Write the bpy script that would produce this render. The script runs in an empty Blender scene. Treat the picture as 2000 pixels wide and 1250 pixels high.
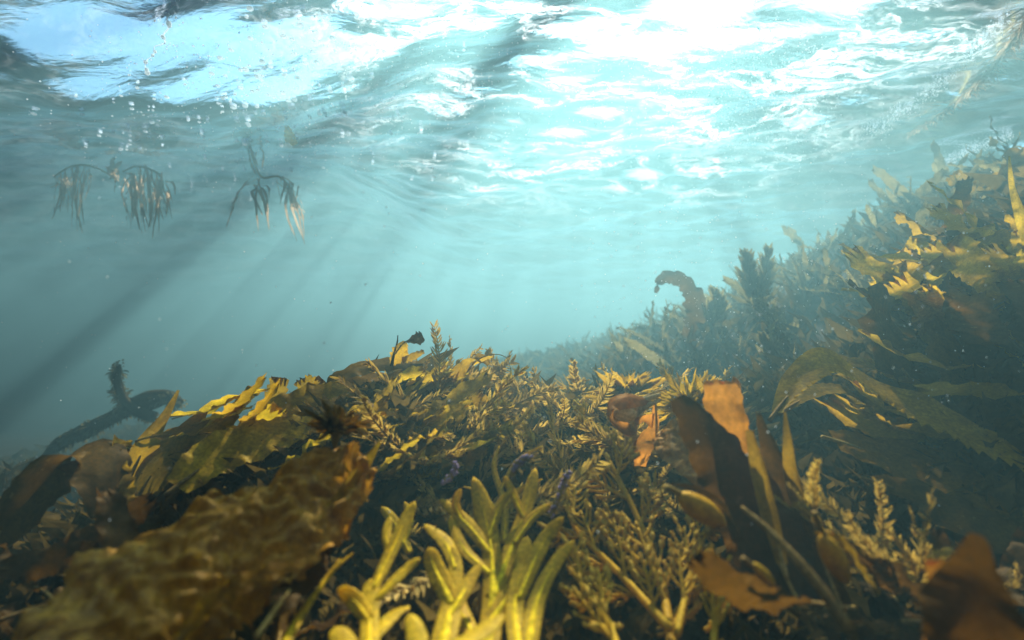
import bpy, math, random
import numpy as np
from mathutils import Vector, Matrix, Quaternion, noise as mnoise

random.seed(7)
RNG = np.random.default_rng(7)
R = math.radians
SC = bpy.context.scene
COL = SC.collection

# ------------------------------------------------------------------ camera
cam_data = bpy.data.cameras.new('camera')
cam = bpy.data.objects.new('camera', cam_data)
COL.objects.link(cam)
cam_data.sensor_width = 36.0
cam_data.lens = 18.0
cam_data.clip_start = 0.01
cam_data.clip_end = 500.0
PITCH = R(3.0)
cam.location = (0, 0, 0)
cam.rotation_euler = (R(90) + PITCH, 0, 0)
cam_data.dof.use_dof = True
cam_data.dof.focus_distance = 1.15
cam_data.dof.aperture_fstop = 2.5
SC.camera = cam

# ------------------------------------------------------------------ sky, sun, exposure
SUN_EL, SUN_AZ = R(43), R(12)
world = bpy.data.worlds.new('World')
SC.world = world
world.use_nodes = True
wn = world.node_tree
sky = wn.nodes.new('ShaderNodeTexSky')
sky.sky_type = 'NISHITA'
sky.sun_disc = False
sky.sun_elevation = SUN_EL
sky.sun_rotation = SUN_AZ
sky.dust_density = 0.1
sky.ozone_density = 5.0
wn.links.new(sky.outputs[0], wn.nodes['Background'].inputs[0])
wn.nodes['Background'].inputs[1].default_value = 0.05
sun_data = bpy.data.lights.new('sun', 'SUN')
sun_data.energy = 5.0
sun_data.angle = R(0.5)
sun_data.color = (1.0, 0.935, 0.81)
sun = bpy.data.objects.new('sun', sun_data)
COL.objects.link(sun)
sdir = Vector((math.sin(SUN_AZ) * math.cos(SUN_EL), math.cos(SUN_AZ) * math.cos(SUN_EL), math.sin(SUN_EL)))
sun.rotation_euler = sdir.to_track_quat('Z', 'Y').to_euler()
sun.location = (0, 0, 6)
vs = SC.view_settings
vs.view_transform = 'Standard'
vs.look = 'None'
vs.gamma = 1.0
vs.use_curve_mapping = False
vs.exposure = 2.35
cy = SC.cycles
cy.use_denoising = True
cy.max_bounces = 8
cy.diffuse_bounces = 3
cy.glossy_bounces = 3
cy.transmission_bounces = 4
cy.volume_bounces = 0
cy.transparent_max_bounces = 16
cy.sample_clamp_indirect = 4.0
cy.caustics_reflective = False
cy.caustics_refractive = False

# ------------------------------------------------------------------ helpers
FW = Vector((0, math.cos(PITCH), math.sin(PITCH)))
UP = Vector((0, -math.sin(PITCH), math.cos(PITCH)))
RT = Vector((1, 0, 0))


def P(px, py, d):
    """world point seen at photo pixel (px, py) of the 2000x1250 photo, d metres deep"""
    return (FW + RT * ((px - 1000) / 1000.0) + UP * ((625 - py) / 1000.0)) * d


def PP(lst, d=None):
    return [P(*p) if len(p) == 3 else P(p[0], p[1], d) for p in lst]


def catmull(pts, n):
    pts = [Vector(p) for p in pts]
    q = [pts[0] * 2 - pts[1]] + pts + [pts[-1] * 2 - pts[-2]]
    seg = [(pts[i + 1] - pts[i]).length for i in range(len(pts) - 1)]
    tot = sum(seg) or 1e-6
    out = []
    for k in range(n):
        s = tot * k / (n - 1)
        i = 0
        while i < len(seg) - 1 and s > seg[i]:
            s -= seg[i]
            i += 1
        t = min(1.0, s / (seg[i] or 1e-6))
        a, b, c, d = q[i], q[i + 1], q[i + 2], q[i + 3]
        out.append(0.5 * ((2 * b) + (c - a) * t + (2 * a - 5 * b + 4 * c - d) * t * t + (3 * b - a - 3 * c + d) * t ** 3))
    return out


def lerp_list(lst, t):
    x = t * (len(lst) - 1)
    i = min(int(x), len(lst) - 2)
    f = x - i
    return lst[i] * (1 - f) + lst[i + 1] * f


class MB:
    """collects shapes that become ONE mesh object"""

    def __init__(self):
        self.v, self.f = [], []

    def add(self, v, f):
        b = len(self.v)
        self.v += [tuple(p) for p in v]
        self.f += [tuple(i + b for i in q) for q in f]

    def tube(self, pts, radii, k=6, n=None, cap=True):
        n = n or max(4, len(pts) * 3)
        c = catmull(pts, n)
        v, f = [], []
        ref = Vector((0.13, 0.2, 1)).normalized()
        for i, p in enumerate(c):
            t = (c[min(i + 1, n - 1)] - c[max(i - 1, 0)]).normalized()
            a = t.cross(ref)
            if a.length < 1e-3:
                a = t.cross(Vector((1, 0, 0)))
            a.normalize()
            b = t.cross(a)
            r = lerp_list(radii, i / (n - 1))
            for j in range(k):
                w = 2 * math.pi * j / k
                v.append(p + (a * math.cos(w) + b * math.sin(w)) * r)
        for i in range(n - 1):
            for j in range(k):
                f.append((i * k + j, i * k + (j + 1) % k, (i + 1) * k + (j + 1) % k, (i + 1) * k + j))
        if cap:
            f.append(tuple(range(k))[::-1])
            f.append(tuple((n - 1) * k + j for j in range(k)))
        self.add(v, f)

    def flat(self, pts, widths, thick, side, n=14, k=10, rib=0.0):
        """solid strap with a lens-shaped section, rounded at its tip"""
        c = catmull(pts, n)
        v, f = [], []
        for i, p in enumerate(c):
            t = (c[min(i + 1, n - 1)] - c[max(i - 1, 0)]).normalized()
            s = (side - t * side.dot(t)).normalized()
            nn = t.cross(s)
            u = i / (n - 1)
            w = lerp_list(widths, u) * 0.5
            if u > .76:
                w *= (max(0.01, 1 - ((u - .76) / .24) ** 2.4)) ** .5
            for j in range(k):
                a = 2 * math.pi * j / k
                ca, sa = math.cos(a), math.sin(a)
                h = thick * sa * (1 + rib * (1 - abs(ca)) ** 3)
                v.append(p + s * (w * ca) + nn * h * min(1.0, w / (thick * 1.5) + 0.2))
        for i in range(n - 1):
            for j in range(k):
                f.append((i * k + j, i * k + (j + 1) % k, (i + 1) * k + (j + 1) % k, (i + 1) * k + j))
        f.append(tuple(range(k))[::-1])
        f.append(tuple((n - 1) * k + j for j in range(k)))
        self.add(v, f)

    def blade(self, pts, widths, side, n=28, m=9, cup=0.0, ruffle=0.0, freq=5.0, serr=0.0, sfreq=30, twist=0.0,
              torn=0.0, dimple=0.0, dscale=40.0, seed=0, serr_side=0):
        """thin leaf sheet: spine through pts, width along it, ruffled / toothed / torn edges"""
        rr = random.Random(seed)
        ph = [rr.uniform(0, 6.28) for _ in range(6)]
        c = catmull(pts, n)
        v, f = [], []
        L = sum((c[i + 1] - c[i]).length for i in range(n - 1))
        jag = [rr.uniform(-1, 0.25) for _ in range(m)]
        for i, p in enumerate(c):
            u = i / (n - 1)
            t = (c[min(i + 1, n - 1)] - c[max(i - 1, 0)]).normalized()
            s = side - t * side.dot(t)
            if s.length < 1e-4:
                s = t.orthogonal()
            s.normalize()
            if twist:
                s = Quaternion(t, twist * u) @ s
            nn = t.cross(s)
            w = lerp_list(widths, u) * 0.5
            for j in range(m):
                e = 2 * j / (m - 1) - 1
                ww = w
                if serr and abs(e) > 0.99 and (serr_side == 0 or serr_side * e > 0):
                    sa = (u * sfreq + ph[4]) % 1.0
                    big = mnoise.noise(Vector((u * sfreq * 0.31, e * 3 + seed, 0.5)))
                    ww = w * (1 + serr * (sa - 0.5 + big))
                off = cup * w * e * e
                off += ruffle * w * abs(e) ** 1.6 * (math.sin(u * freq * 6.28 + ph[0 if e < 0 else 1]) +
                                                   0.5 * math.sin(u * freq * 2.3 * 6.28 + ph[2 if e < 0 else 3]))
                q = p + s * (ww * e) + nn * off
                q = q + nn * (0.10 * w * mnoise.noise(Vector((u * 4, e * 1.5, seed * 1.7))))
                if dimple:
                    d = mnoise.noise(Vector((u * L * dscale, e * w * dscale * 1.3, seed)))
                    d2 = mnoise.noise(Vector((u * L * dscale * .45 + 9, e * w * dscale * .6, seed + 4)))
                    q = q + nn * dimple * (1.4 * abs(d) + 1.2 * d2)
                if torn and i == n - 1:
                    q = q + t * torn * L * jag[j]
                v.append(q)
        for i in range(n - 1):
            for j in range(m - 1):
                f.append((i * m + j, i * m + j + 1, (i + 1) * m + j + 1, (i + 1) * m + j))
        self.add(v, f)

    def ball(self, c, r, axis=None, stretch=1.0, k=8, h=6, point=0.0):
        axis = (axis or Vector((0, 0, 1))).normalized()
        a = axis.orthogonal().normalized()
        b = axis.cross(a)
        v, f = [], []
        for i in range(h + 1):
            th = math.pi * i / h
            z = -math.cos(th)
            rr_ = math.sin(th) * r * (1 - point * max(0, z) ** 1.5) + 1e-5
            for j in range(k):
                w = 2 * math.pi * j / k
                v.append(c + axis * (z * r * stretch) + (a * math.cos(w) + b * math.sin(w)) * rr_)
        for i in range(h):
            for j in range(k):
                f.append((i * k + j, i * k + (j + 1) % k, (i + 1) * k + (j + 1) % k, (i + 1) * k + j))
        self.add(v, f)

    def build(self, name, mat, parent=None, base=None, smooth=True):
        me = bpy.data.meshes.new(name)
        b = Vector(base) if base is not None else Vector((0, 0, 0))
        me.from_pydata([(p[0] - b.x, p[1] - b.y, p[2] - b.z) for p in self.v], [], self.f)
        me.polygons.foreach_set('use_smooth', [smooth] * len(me.polygons))
        me.materials.append(mat)
        me.update()
        o = bpy.data.objects.new(name, me)
        COL.objects.link(o)
        if parent:
            o.parent = parent
        elif base is not None:
            o.location = b
        return o


def tag(o, label, cat, group=None, kind=None):
    if label:
        o['label'] = label
    if cat:
        o['category'] = cat
    if group:
        o['group'] = group
    if kind:
        o['kind'] = kind
    return o


def thing(name, label, cat, loc=(0, 0, 0), group=None):
    o = bpy.data.objects.new(name, None)
    o.empty_display_size = 0.02
    COL.objects.link(o)
    o.location = loc
    return tag(o, label, cat, group)


def dup(root, loc, quat, scale, label=None, group=None):
    r = root.copy()
    COL.objects.link(r)
    r.location = loc
    r.rotation_mode = 'QUATERNION'
    r.rotation_quaternion = quat
    r.scale = (scale,) * 3
    if label:
        r['label'] = label
    if group:
        r['group'] = group
    for ch in list(root.children):
        c = ch.copy()
        COL.objects.link(c)
        c.parent = r
    return r


class Kind:
    """a prototype: the first use moves the built thing itself, later uses copy it"""

    def __init__(self, root):
        self.root, self.used = root, False

    def put(self, loc, quat, scale, label, group):
        if not self.used:
            self.used = True
            r = self.root
            r.location = loc
            r.rotation_mode = 'QUATERNION'
            r.rotation_quaternion = quat
            r.scale = (scale,) * 3
            r['label'] = label
            r['group'] = group
            return r
        return dup(self.root, loc, quat, scale, label, group)


def aim(d, spin):
    """quaternion taking +Z to direction d with a spin about it"""
    return Vector(d).normalized().to_track_quat('Z', 'Y') @ Quaternion((0, 0, 1), spin)


# ------------------------------------------------------------------ materials
def weed_mat(name, dark, light, trans, tmix=0.45, nscale=25.0, bump=0.3, spots=None, gloss=0.015, vary=0.35):
    m = bpy.data.materials.new(name)
    m.use_nodes = True
    nt = m.node_tree
    nt.nodes.clear()
    N, L = nt.nodes.new, nt.links.new
    out = N('ShaderNodeOutputMaterial')
    tc = N('ShaderNodeTexCoord')
    oi = N('ShaderNodeObjectInfo')
    no = N('ShaderNodeTexNoise')
    no.inputs['Scale'].default_value = nscale
    no.inputs['Detail'].default_value = 6
    no.inputs['Roughness'].default_value = 0.65
    L(tc.outputs['Object'], no.inputs['Vector'])
    cr = N('ShaderNodeValToRGB')
    cr.color_ramp.elements[0].position = 0.32
    cr.color_ramp.elements[0].color = (*dark, 1)
    cr.color_ramp.elements[1].position = 0.68
    cr.color_ramp.elements[1].color = (*light, 1)
    L(no.outputs['Fac'], cr.inputs['Fac'])
    colr = cr.outputs['Color']
    if spots:
        vo = N('ShaderNodeTexNoise')
        vo.inputs['Scale'].default_value = nscale * 5
        vo.inputs['Detail'].default_value = 3
        L(tc.outputs['Object'], vo.inputs['Vector'])
        sr = N('ShaderNodeValToRGB')
        sr.color_ramp.elements[0].position = 0.58
        sr.color_ramp.elements[0].color = (0, 0, 0, 1)
        sr.color_ramp.elements[1].position = 0.66
        L(vo.outputs['Fac'], sr.inputs['Fac'])
        mx = N('ShaderNodeMixRGB')
        mx.inputs[2].default_value = (*spots, 1)
        L(sr.outputs['Color'], mx.inputs[0])
        L(colr, mx.inputs[1])
        colr = mx.outputs[0]
    # fine speckle and sparse pale growths on the skin
    fs = N('ShaderNodeTexNoise')
    fs.inputs['Scale'].default_value = nscale * 7
    fs.inputs['Detail'].default_value = 4
    L(tc.outputs['Object'], fs.inputs['Vector'])
    fr = N('ShaderNodeMapRange')
    fr.inputs[1].default_value = 0.35
    fr.inputs[2].default_value = 0.65
    fr.inputs[3].default_value = 0.60
    fr.inputs[4].default_value = 1.25
    L(fs.outputs['Fac'], fr.inputs[0])
    fv = N('ShaderNodeVectorMath')
    fv.operation = 'SCALE'
    L(colr, fv.inputs[0])
    L(fr.outputs[0], fv.inputs['Scale'])
    pw = N('ShaderNodeTexNoise')
    pw.inputs['Scale'].default_value = nscale * 3.1
    pw.inputs['Detail'].default_value = 2
    L(tc.outputs['Object'], pw.inputs['Vector'])
    pr = N('ShaderNodeMapRange')
    pr.inputs[1].default_value = 0.68
    pr.inputs[2].default_value = 0.74
    pr.inputs[4].default_value = 0.6
    L(pw.outputs['Fac'], pr.inputs[0])
    pm = N('ShaderNodeMixRGB')
    pm.inputs[2].default_value = (min(.6, light[0] * 1.3 + .06), min(.5, light[1] * 1.3 + .06), light[2] + .05, 1)
    L(pr.outputs[0], pm.inputs[0])
    L(fv.outputs[0], pm.inputs[1])
    colr = pm.outputs[0]
    mr = N('ShaderNodeMapRange')
    mr.inputs[3].default_value = 1 - vary
    mr.inputs[4].default_value = 1 + vary
    L(oi.outputs['Random'], mr.inputs[0])
    hs = N('ShaderNodeHueSaturation')
    L(colr, hs.inputs['Color'])
    L(mr.outputs[0], hs.inputs['Value'])
    mh = N('ShaderNodeMath')
    mh.operation = 'MULTIPLY_ADD'
    mh.inputs[1].default_value = 0.016
    mh.inputs[2].default_value = 0.490
    L(oi.outputs['Random'], mh.inputs[0])
    L(mh.outputs[0], hs.inputs['Hue'])
    bp = N('ShaderNodeBump')
    bp.inputs['Strength'].default_value = bump
    bp.inputs['Distance'].default_value = 0.004
    L(no.outputs['Fac'], bp.inputs['Height'])
    df = N('ShaderNodeBsdfDiffuse')
    L(hs.outputs[0], df.inputs['Color'])
    L(bp.outputs[0], df.inputs['Normal'])
    tr = N('ShaderNodeBsdfTranslucent')
    mt = N('ShaderNodeMixRGB')
    mt.blend_type = 'MULTIPLY'
    mt.inputs[0].default_value = 0.55
    mt.inputs[1].default_value = (*trans, 1)
    ad = N('ShaderNodeMixRGB')
    ad.blend_type = 'DIVIDE'
    ad.inputs[0].default_value = 1.0
    ad.inputs[2].default_value = (*light, 1)
    L(hs.outputs[0], ad.inputs[1])
    L(ad.outputs[0], mt.inputs[2])
    L(mt.outputs[0], tr.inputs['Color'])
    m1 = N('ShaderNodeMixShader')
    m1.inputs[0].default_value = tmix
    L(df.outputs[0], m1.inputs[1])
    L(tr.outputs[0], m1.inputs[2])
    gl = N('ShaderNodeBsdfGlossy')
    gl.inputs['Roughness'].default_value = 0.5
    gl.inputs['Color'].default_value = (0.6, 0.45, 0.25, 1)
    L(bp.outputs[0], gl.inputs['Normal'])
    m2 = N('ShaderNodeMixShader')
    m2.inputs[0].default_value = gloss
    L(m1.outputs[0], m2.inputs[1])
    L(gl.outputs[0], m2.inputs[2])
    L(m2.outputs[0], out.inputs['Surface'])
    return m


M = {}
M['kelp'] = weed_mat('kelp_brown', (0.12, 0.060, 0.005), (0.31, 0.172, 0.013), (0.62, 0.36, 0.018), 0.55, 30, 0.4)
M['gold'] = weed_mat('kelp_gold', (0.19, 0.105, 0.006), (0.44, 0.27, 0.014), (0.72, 0.46, 0.02), 0.5, 30, 0.35)
M['olive'] = weed_mat('kelp_olive', (0.10, 0.062, 0.007), (0.25, 0.15, 0.015), (0.42, 0.26, 0.02), 0.45, 25, 0.3)
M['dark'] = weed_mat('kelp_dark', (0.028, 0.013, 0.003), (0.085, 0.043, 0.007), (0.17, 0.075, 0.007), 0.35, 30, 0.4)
M['bull'] = weed_mat('kelp_bullate', (0.20, 0.075, 0.004), (0.52, 0.235, 0.012), (0.50, 0.22, 0.012), 0.35, 55, 0.6, vary=0.08, gloss=0.07)
M['amber'] = weed_mat('kelp_amber', (0.22, 0.09, 0.010), (0.40, 0.18, 0.03), (0.75, 0.30, 0.03), 0.55, 20, 0.2, vary=0.1)
M['wrack'] = weed_mat('wrack_yellow', (0.44, 0.29, 0.014), (0.60, 0.42, 0.020), (0.84, 0.58, 0.025), 0.5, 40, 0.2, vary=0.1)
M['rib'] = weed_mat('wrack_midrib', (0.80, 0.54, 0.010), (0.92, 0.66, 0.015), (0.95, 0.66, 0.015), 0.4, 20, 0.1, vary=0.05)
M['branch'] = weed_mat('branch_ochre', (0.44, 0.265, 0.014), (0.66, 0.42, 0.03), (0.82, 0.52, 0.03), 0.4, 60, 0.4, vary=0.15)
M['tip'] = weed_mat('branch_tip', (0.46, 0.29, 0.025), (0.72, 0.49, 0.07), (0.82, 0.55, 0.06), 0.4, 120, 0.6, vary=0.15)
M['feather'] = weed_mat('feather_olive', (0.20, 0.12, 0.03), (0.54, 0.36, 0.10), (0.66, 0.42, 0.07), 0.45, 60, 0.3, vary=0.4)
M['stem'] = weed_mat('stem_brown', (0.18, 0.11, 0.03), (0.36, 0.24, 0.07), (0.4, 0.25, 0.05), 0.15, 60, 0.4)
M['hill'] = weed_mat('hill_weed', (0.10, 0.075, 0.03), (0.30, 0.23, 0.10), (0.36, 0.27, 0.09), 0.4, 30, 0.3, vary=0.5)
M['bladder'] = weed_mat('float_bladder', (0.34, 0.17, 0.008), (0.62, 0.35, 0.018), (0.60, 0.32, 0.015), 0.15, 90, 0.4, gloss=0.04, vary=0.1)
M['turf'] = weed_mat('turf_weed', (0.025, 0.015, 0.005), (0.13, 0.08, 0.02), (0.16, 0.10, 0.02), 0.35, 9, 0.2, gloss=0.0)
M['pale'] = weed_mat('pale_stem', (0.38, 0.27, 0.12), (0.54, 0.40, 0.20), (0.7, 0.5, 0.22), 0.4, 30, 0.2, vary=0.05)
M['purple'] = weed_mat('coralline_purple', (0.20, 0.13, 0.22), (0.50, 0.38, 0.55), (0.4, 0.3, 0.45), 0.2, 90, 0.3)
M['floatweed'] = weed_mat('drift_weed', (0.30, 0.20, 0.12), (0.46, 0.32, 0.20), (0.56, 0.39, 0.24), 0.65, 20, 0.3)
M['scrap'] = weed_mat('orange_scrap', (0.80, 0.46, 0.14), (0.9, 0.6, 0.25), (0.98, 0.66, 0.28), 0.85, 30, 0.2, vary=0.05)


def rock_mat():
    m = bpy.data.materials.new('reef_rock')
    m.use_nodes = True
    nt = m.node_tree
    b = nt.nodes['Principled BSDF']
    b.inputs['Roughness'].default_value = 0.9
    b.inputs['Specular IOR Level'].default_value = 0.05
    no = nt.nodes.new('ShaderNodeTexNoise')
    no.inputs['Scale'].default_value = 14
    no.inputs['Detail'].default_value = 8
    cr = nt.nodes.new('ShaderNodeValToRGB')
    cr.color_ramp.elements[0].color = (0.010, 0.007, 0.004, 1)
    cr.color_ramp.elements[1].color = (0.05, 0.033, 0.015, 1)
    nt.links.new(no.outputs['Fac'], cr.inputs['Fac'])
    nt.links.new(cr.outputs[0], b.inputs['Base Color'])
    bp = nt.nodes.new('ShaderNodeBump')
    bp.inputs['Distance'].default_value = 0.02
    nt.links.new(no.outputs['Fac'], bp.inputs['Height'])
    nt.links.new(bp.outputs[0], b.inputs['Normal'])
    return m


M['rock'] = rock_mat()


def foam_white(name, col=(0.92, 0.95, 0.97)):
    m = bpy.data.materials.new(name)
    m.use_nodes = True
    nt = m.node_tree
    nt.nodes.clear()
    o = nt.nodes.new('ShaderNodeOutputMaterial')
    t = nt.nodes.new('ShaderNodeBsdfTranslucent')
    d = nt.nodes.new('ShaderNodeBsdfDiffuse')
    t.inputs[0].default_value = (*col, 1)
    d.inputs[0].default_value = (*col, 1)
    x = nt.nodes.new('ShaderNodeMixShader')
    x.inputs[0].default_value = 0.6
    nt.links.new(d.outputs[0], x.inputs[1])
    nt.links.new(t.outputs[0], x.inputs[2])
    nt.links.new(x.outputs[0], o.inputs['Surface'])
    return m


M['bubble'] = foam_white('bubble_white')
M['speck'] = foam_white('speck_white', (0.85, 0.88, 0.85))


def water_mat():
    m = bpy.data.materials.new('water_from_below')
    m.use_nodes = True
    nt = m.node_tree
    nt.nodes.clear()
    N, L = nt.nodes.new, nt.links.new
    out = N('ShaderNodeOutputMaterial')
    geo = N('ShaderNodeNewGeometry')
    tc = N('ShaderNodeTexCoord')
    # ripples
    n1 = N('ShaderNodeTexNoise')
    n1.inputs['Scale'].default_value = 7.5
    n1.inputs['Detail'].default_value = 7
    n1.inputs['Distortion'].default_value = 0.6
    mp = N('ShaderNodeMapping')
    mp.inputs['Rotation'].default_value = (0, 0, R(-25))
    mp.inputs['Scale'].default_value = (0.7, 1.5, 1)
    L(tc.outputs['Object'], mp.inputs['Vector'])
    L(mp.outputs[0], n1.inputs['Vector'])
    bp = N('ShaderNodeBump')
    bp.inputs['Strength'].default_value = 0.28
    bp.inputs['Distance'].default_value = 0.04
    L(n1.outputs['Fac'], bp.inputs['Height'])
    # window: light passes where the surface is met steeply, elsewhere it mirrors
    dt = N('ShaderNodeVectorMath')
    dt.operation = 'DOT_PRODUCT'
    L(bp.outputs[0], dt.inputs[0])
    L(geo.outputs['Incoming'], dt.inputs[1])
    ab = N('ShaderNodeMath')
    ab.operation = 'ABSOLUTE'
    L(dt.outputs['Value'], ab.inputs[0])
    win = N('ShaderNodeMapRange')
    win.interpolation_type = 'SMOOTHSTEP'
    win.inputs[1].default_value = 0.60
    win.inputs[2].default_value = 0.69
    L(ab.outputs[0], win.inputs[0])
    tp = N('ShaderNodeBsdfTransparent')
    tp.inputs[0].default_value = (0.90, 0.95, 1.0, 1)
    gl = N('ShaderNodeBsdfGlossy')
    gl.inputs['Roughness'].default_value = 0.10
    gl.inputs['Color'].default_value = (0.80, 0.88, 1.0, 1)
    L(bp.outputs[0], gl.inputs['Normal'])
    mw = N('ShaderNodeMixShader')
    L(win.outputs[0], mw.inputs[0])
    L(gl.outputs[0], mw.inputs[1])
    L(tp.outputs[0], mw.inputs[2])
    # foam filaments and patches floating on the surface
    wz = N('ShaderNodeTexNoise')
    wz.inputs['Scale'].default_value = 1.7
    wz.inputs['Detail'].default_value = 5
    L(tc.outputs['Object'], wz.inputs['Vector'])
    wv = N('ShaderNodeVectorMath')
    wv.operation = 'MULTIPLY_ADD'
    wv.inputs[1].default_value = (0.9, 0.9, 0.9)
    L(wz.outputs['Color'], wv.inputs[0])
    L(mp.outputs[0], wv.inputs[2])
    f1 = N('ShaderNodeTexNoise')
    f1.inputs['Scale'].default_value = 2.2
    f1.inputs['Detail'].default_value = 7
    f1.inputs['Roughness'].default_value = 0.6
    L(wv.outputs[0], f1.inputs['Vector'])
    s1 = N('ShaderNodeMath')
    s1.operation = 'SUBTRACT'
    s1.inputs[1].default_value = 0.5
    L(f1.outputs['Fac'], s1.inputs[0])
    a1 = N('ShaderNodeMath')
    a1.operation = 'ABSOLUTE'
    L(s1.outputs[0], a1.inputs[0])
    r1 = N('ShaderNodeMapRange')
    r1.inputs[1].default_value = 0.06
    r1.inputs[2].default_value = 0.0
    L(a1.outputs[0], r1.inputs[0])
    # broken up finely
    f2 = N('ShaderNodeTexNoise')
    f2.inputs['Scale'].default_value = 30
    f2.inputs['Detail'].default_value = 5
    f2.inputs['Roughness'].default_value = 0.7
    L(wv.outputs[0], f2.inputs['Vector'])
    r2 = N('ShaderNodeMapRange')
    r2.inputs[1].default_value = 0.40
    r2.inputs[2].default_value = 0.62
    L(f2.outputs['Fac'], r2.inputs[0])
    # where the foam lies: a broad streak right of the middle, with patchy edges
    sx = N('ShaderNodeSeparateXYZ')
    L(tc.outputs['Object'], sx.inputs[0])
    gx = N('ShaderNodeMapRange')
    gx.interpolation_type = 'SMOOTHSTEP'
    gx.inputs[1].default_value = -0.9
    gx.inputs[2].default_value = -0.2
    L(sx.outputs['X'], gx.inputs[0])
    gx2 = N('ShaderNodeMapRange')
    gx2.interpolation_type = 'SMOOTHSTEP'
    gx2.inputs[1].default_value = 2.0
    gx2.inputs[2].default_value = 0.9
    L(sx.outputs['X'], gx2.inputs[0])
    gm = N('ShaderNodeMath')
    gm.operation = 'MULTIPLY'
    L(gx.outputs[0], gm.inputs[0])
    L(gx2.outputs[0], gm.inputs[1])
    f3 = N('ShaderNodeTexNoise')
    f3.inputs['Scale'].default_value = 1.3
    f3.inputs['Detail'].default_value = 4
    L(wv.outputs[0], f3.inputs['Vector'])
    r3 = N('ShaderNodeMapRange')
    r3.inputs[1].default_value = 0.40
    r3.inputs[2].default_value = 0.56
    L(f3.outputs['Fac'], r3.inputs[0])
    gy = N('ShaderNodeMapRange')
    gy.interpolation_type = 'SMOOTHSTEP'
    gy.inputs[1].default_value = 4.2
    gy.inputs[2].default_value = 2.2
    L(sx.outputs['Y'], gy.inputs[0])
    gmy = N('ShaderNodeMath')
    gmy.operation = 'MULTIPLY'
    L(gm.outputs[0], gmy.inputs[0])
    L(gy.outputs[0], gmy.inputs[1])
    gm = gmy
    g3 = N('ShaderNodeMath')
    g3.operation = 'MULTIPLY'
    L(gm.outputs[0], g3.inputs[0])
    L(r3.outputs[0], g3.inputs[1])
    # filament * (0.25 + place) + patch
    pa = N('ShaderNodeMath')
    pa.operation = 'MULTIPLY_ADD'
    pa.inputs[1].default_value = 1.0
    pa.inputs[2].default_value = 0.05
    L(g3.outputs[0], pa.inputs[0])
    fa = N('ShaderNodeMath')
    fa.operation = 'MULTIPLY'
    L(r1.outputs[0], fa.inputs[0])
    L(pa.outputs[0], fa.inputs[1])
    fb = N('ShaderNodeMath')
    fb.operation = 'MULTIPLY'
    L(fa.outputs[0], fb.inputs[0])
    L(r2.outputs[0], fb.inputs[1])
    fc = N('ShaderNodeMath')
    fc.operation = 'MULTIPLY'
    fc.inputs[1].default_value = 1.6
    fc.use_clamp = True
    L(fb.outputs[0], fc.inputs[0])
    fo = N('ShaderNodeBsdfTranslucent')
    fo.inputs[0].default_value = (0.93, 0.96, 0.98, 1)
    fd = N('ShaderNodeBsdfDiffuse')
    fd.inputs[0].default_value = (0.93, 0.96, 0.98, 1)
    fm = N('ShaderNodeMixShader')
    fm.inputs[0].default_value = 0.7
    L(fd.outputs[0], fm.inputs[1])
    L(fo.outputs[0], fm.inputs[2])
    mo = N('ShaderNodeMixShader')
    L(fc.outputs[0], mo.inputs[0])
    L(mw.outputs[0], mo.inputs[1])
    L(fm.outputs[0], mo.inputs[2])
    L(mo.outputs[0], out.inputs['Surface'])
    return m


M['water'] = water_mat()

# ------------------------------------------------------------------ reef terrain
CTRL = [(0, .3, -.38), (0, .6, -.29), (0, 1.0, -.19), (0, 1.35, -.165), (0, 1.8, -.34), (0, 2.5, -.36), (0, 4, -.42),
        (-.28, 1.2, -.10), (-.6, 1.0, -.23), (-.68, .9, -.28), (-.7, .7, -.31), (-.10, 1.3, -.13), (-.45, 1.4, -.24),
        (-1.0, 1.5, -.5), (-1.5, 2, -.65), (-2, 3, -.8), (-3, 3, -.8), (-2.4, 2.4, -.62), (-1.2, .8, -.5), (-.5, 2.2, -.5),
        (-.3, .4, -.40), (-.15, .6, -.30), (.28, .4, -.40), (.35, .7, -.32), (-.6, .4, -.5), (.6, .5, -.38), (.3, 1.2, -.16), (.6, .9, -.24), (.8, 1.0, -.10),
        (1.05, 1.1, .10), (1.5, 1.5, .42), (1.9, 2.2, .66), (1.8, 2.6, .56), (1.54, 2.8, .42), (1.34, 2.8, .25),
        (.92, 2.7, .10), (1.2, 4.8, .10), (.26, 5.2, -.12), (-.6, 5.2, -.28), (.72, 1.8, -.2), (.4, 2, -.30), (1.02, 1.7, -.02),
        (2.5, 3, .70), (4, 4, .7), (3, 6, .3), (0, 7, -.5), (-4, 5, -.9), (-4, 8, -1.0), (5, 8, .2), (0, -1, -.35),
        (2, 0, .2), (-2, 0, -.7), (3, 1.5, .7), (-6, 12, -1.2), (6, 12, 0), (0, 12, -.8)]
_C = np.array(CTRL, float)


def _tps(r2):
    return np.where(r2 > 1e-12, r2 * np.log(np.maximum(r2, 1e-12)) * 0.5, 0.0)


_n = len(_C)
_D2 = ((_C[:, None, :2] - _C[None, :, :2]) ** 2).sum(-1)
_A = np.zeros((_n + 3, _n + 3))
_A[:_n, :_n] = _tps(_D2) + 0.004 * np.eye(_n)
_A[:_n, _n] = 1
_A[:_n, _n + 1:] = _C[:, :2]
_A[_n, :_n] = 1
_A[_n + 1:, :_n] = _C[:, :2].T
_W = np.linalg.solve(_A, np.concatenate([_C[:, 2], np.zeros(3)]))


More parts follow.
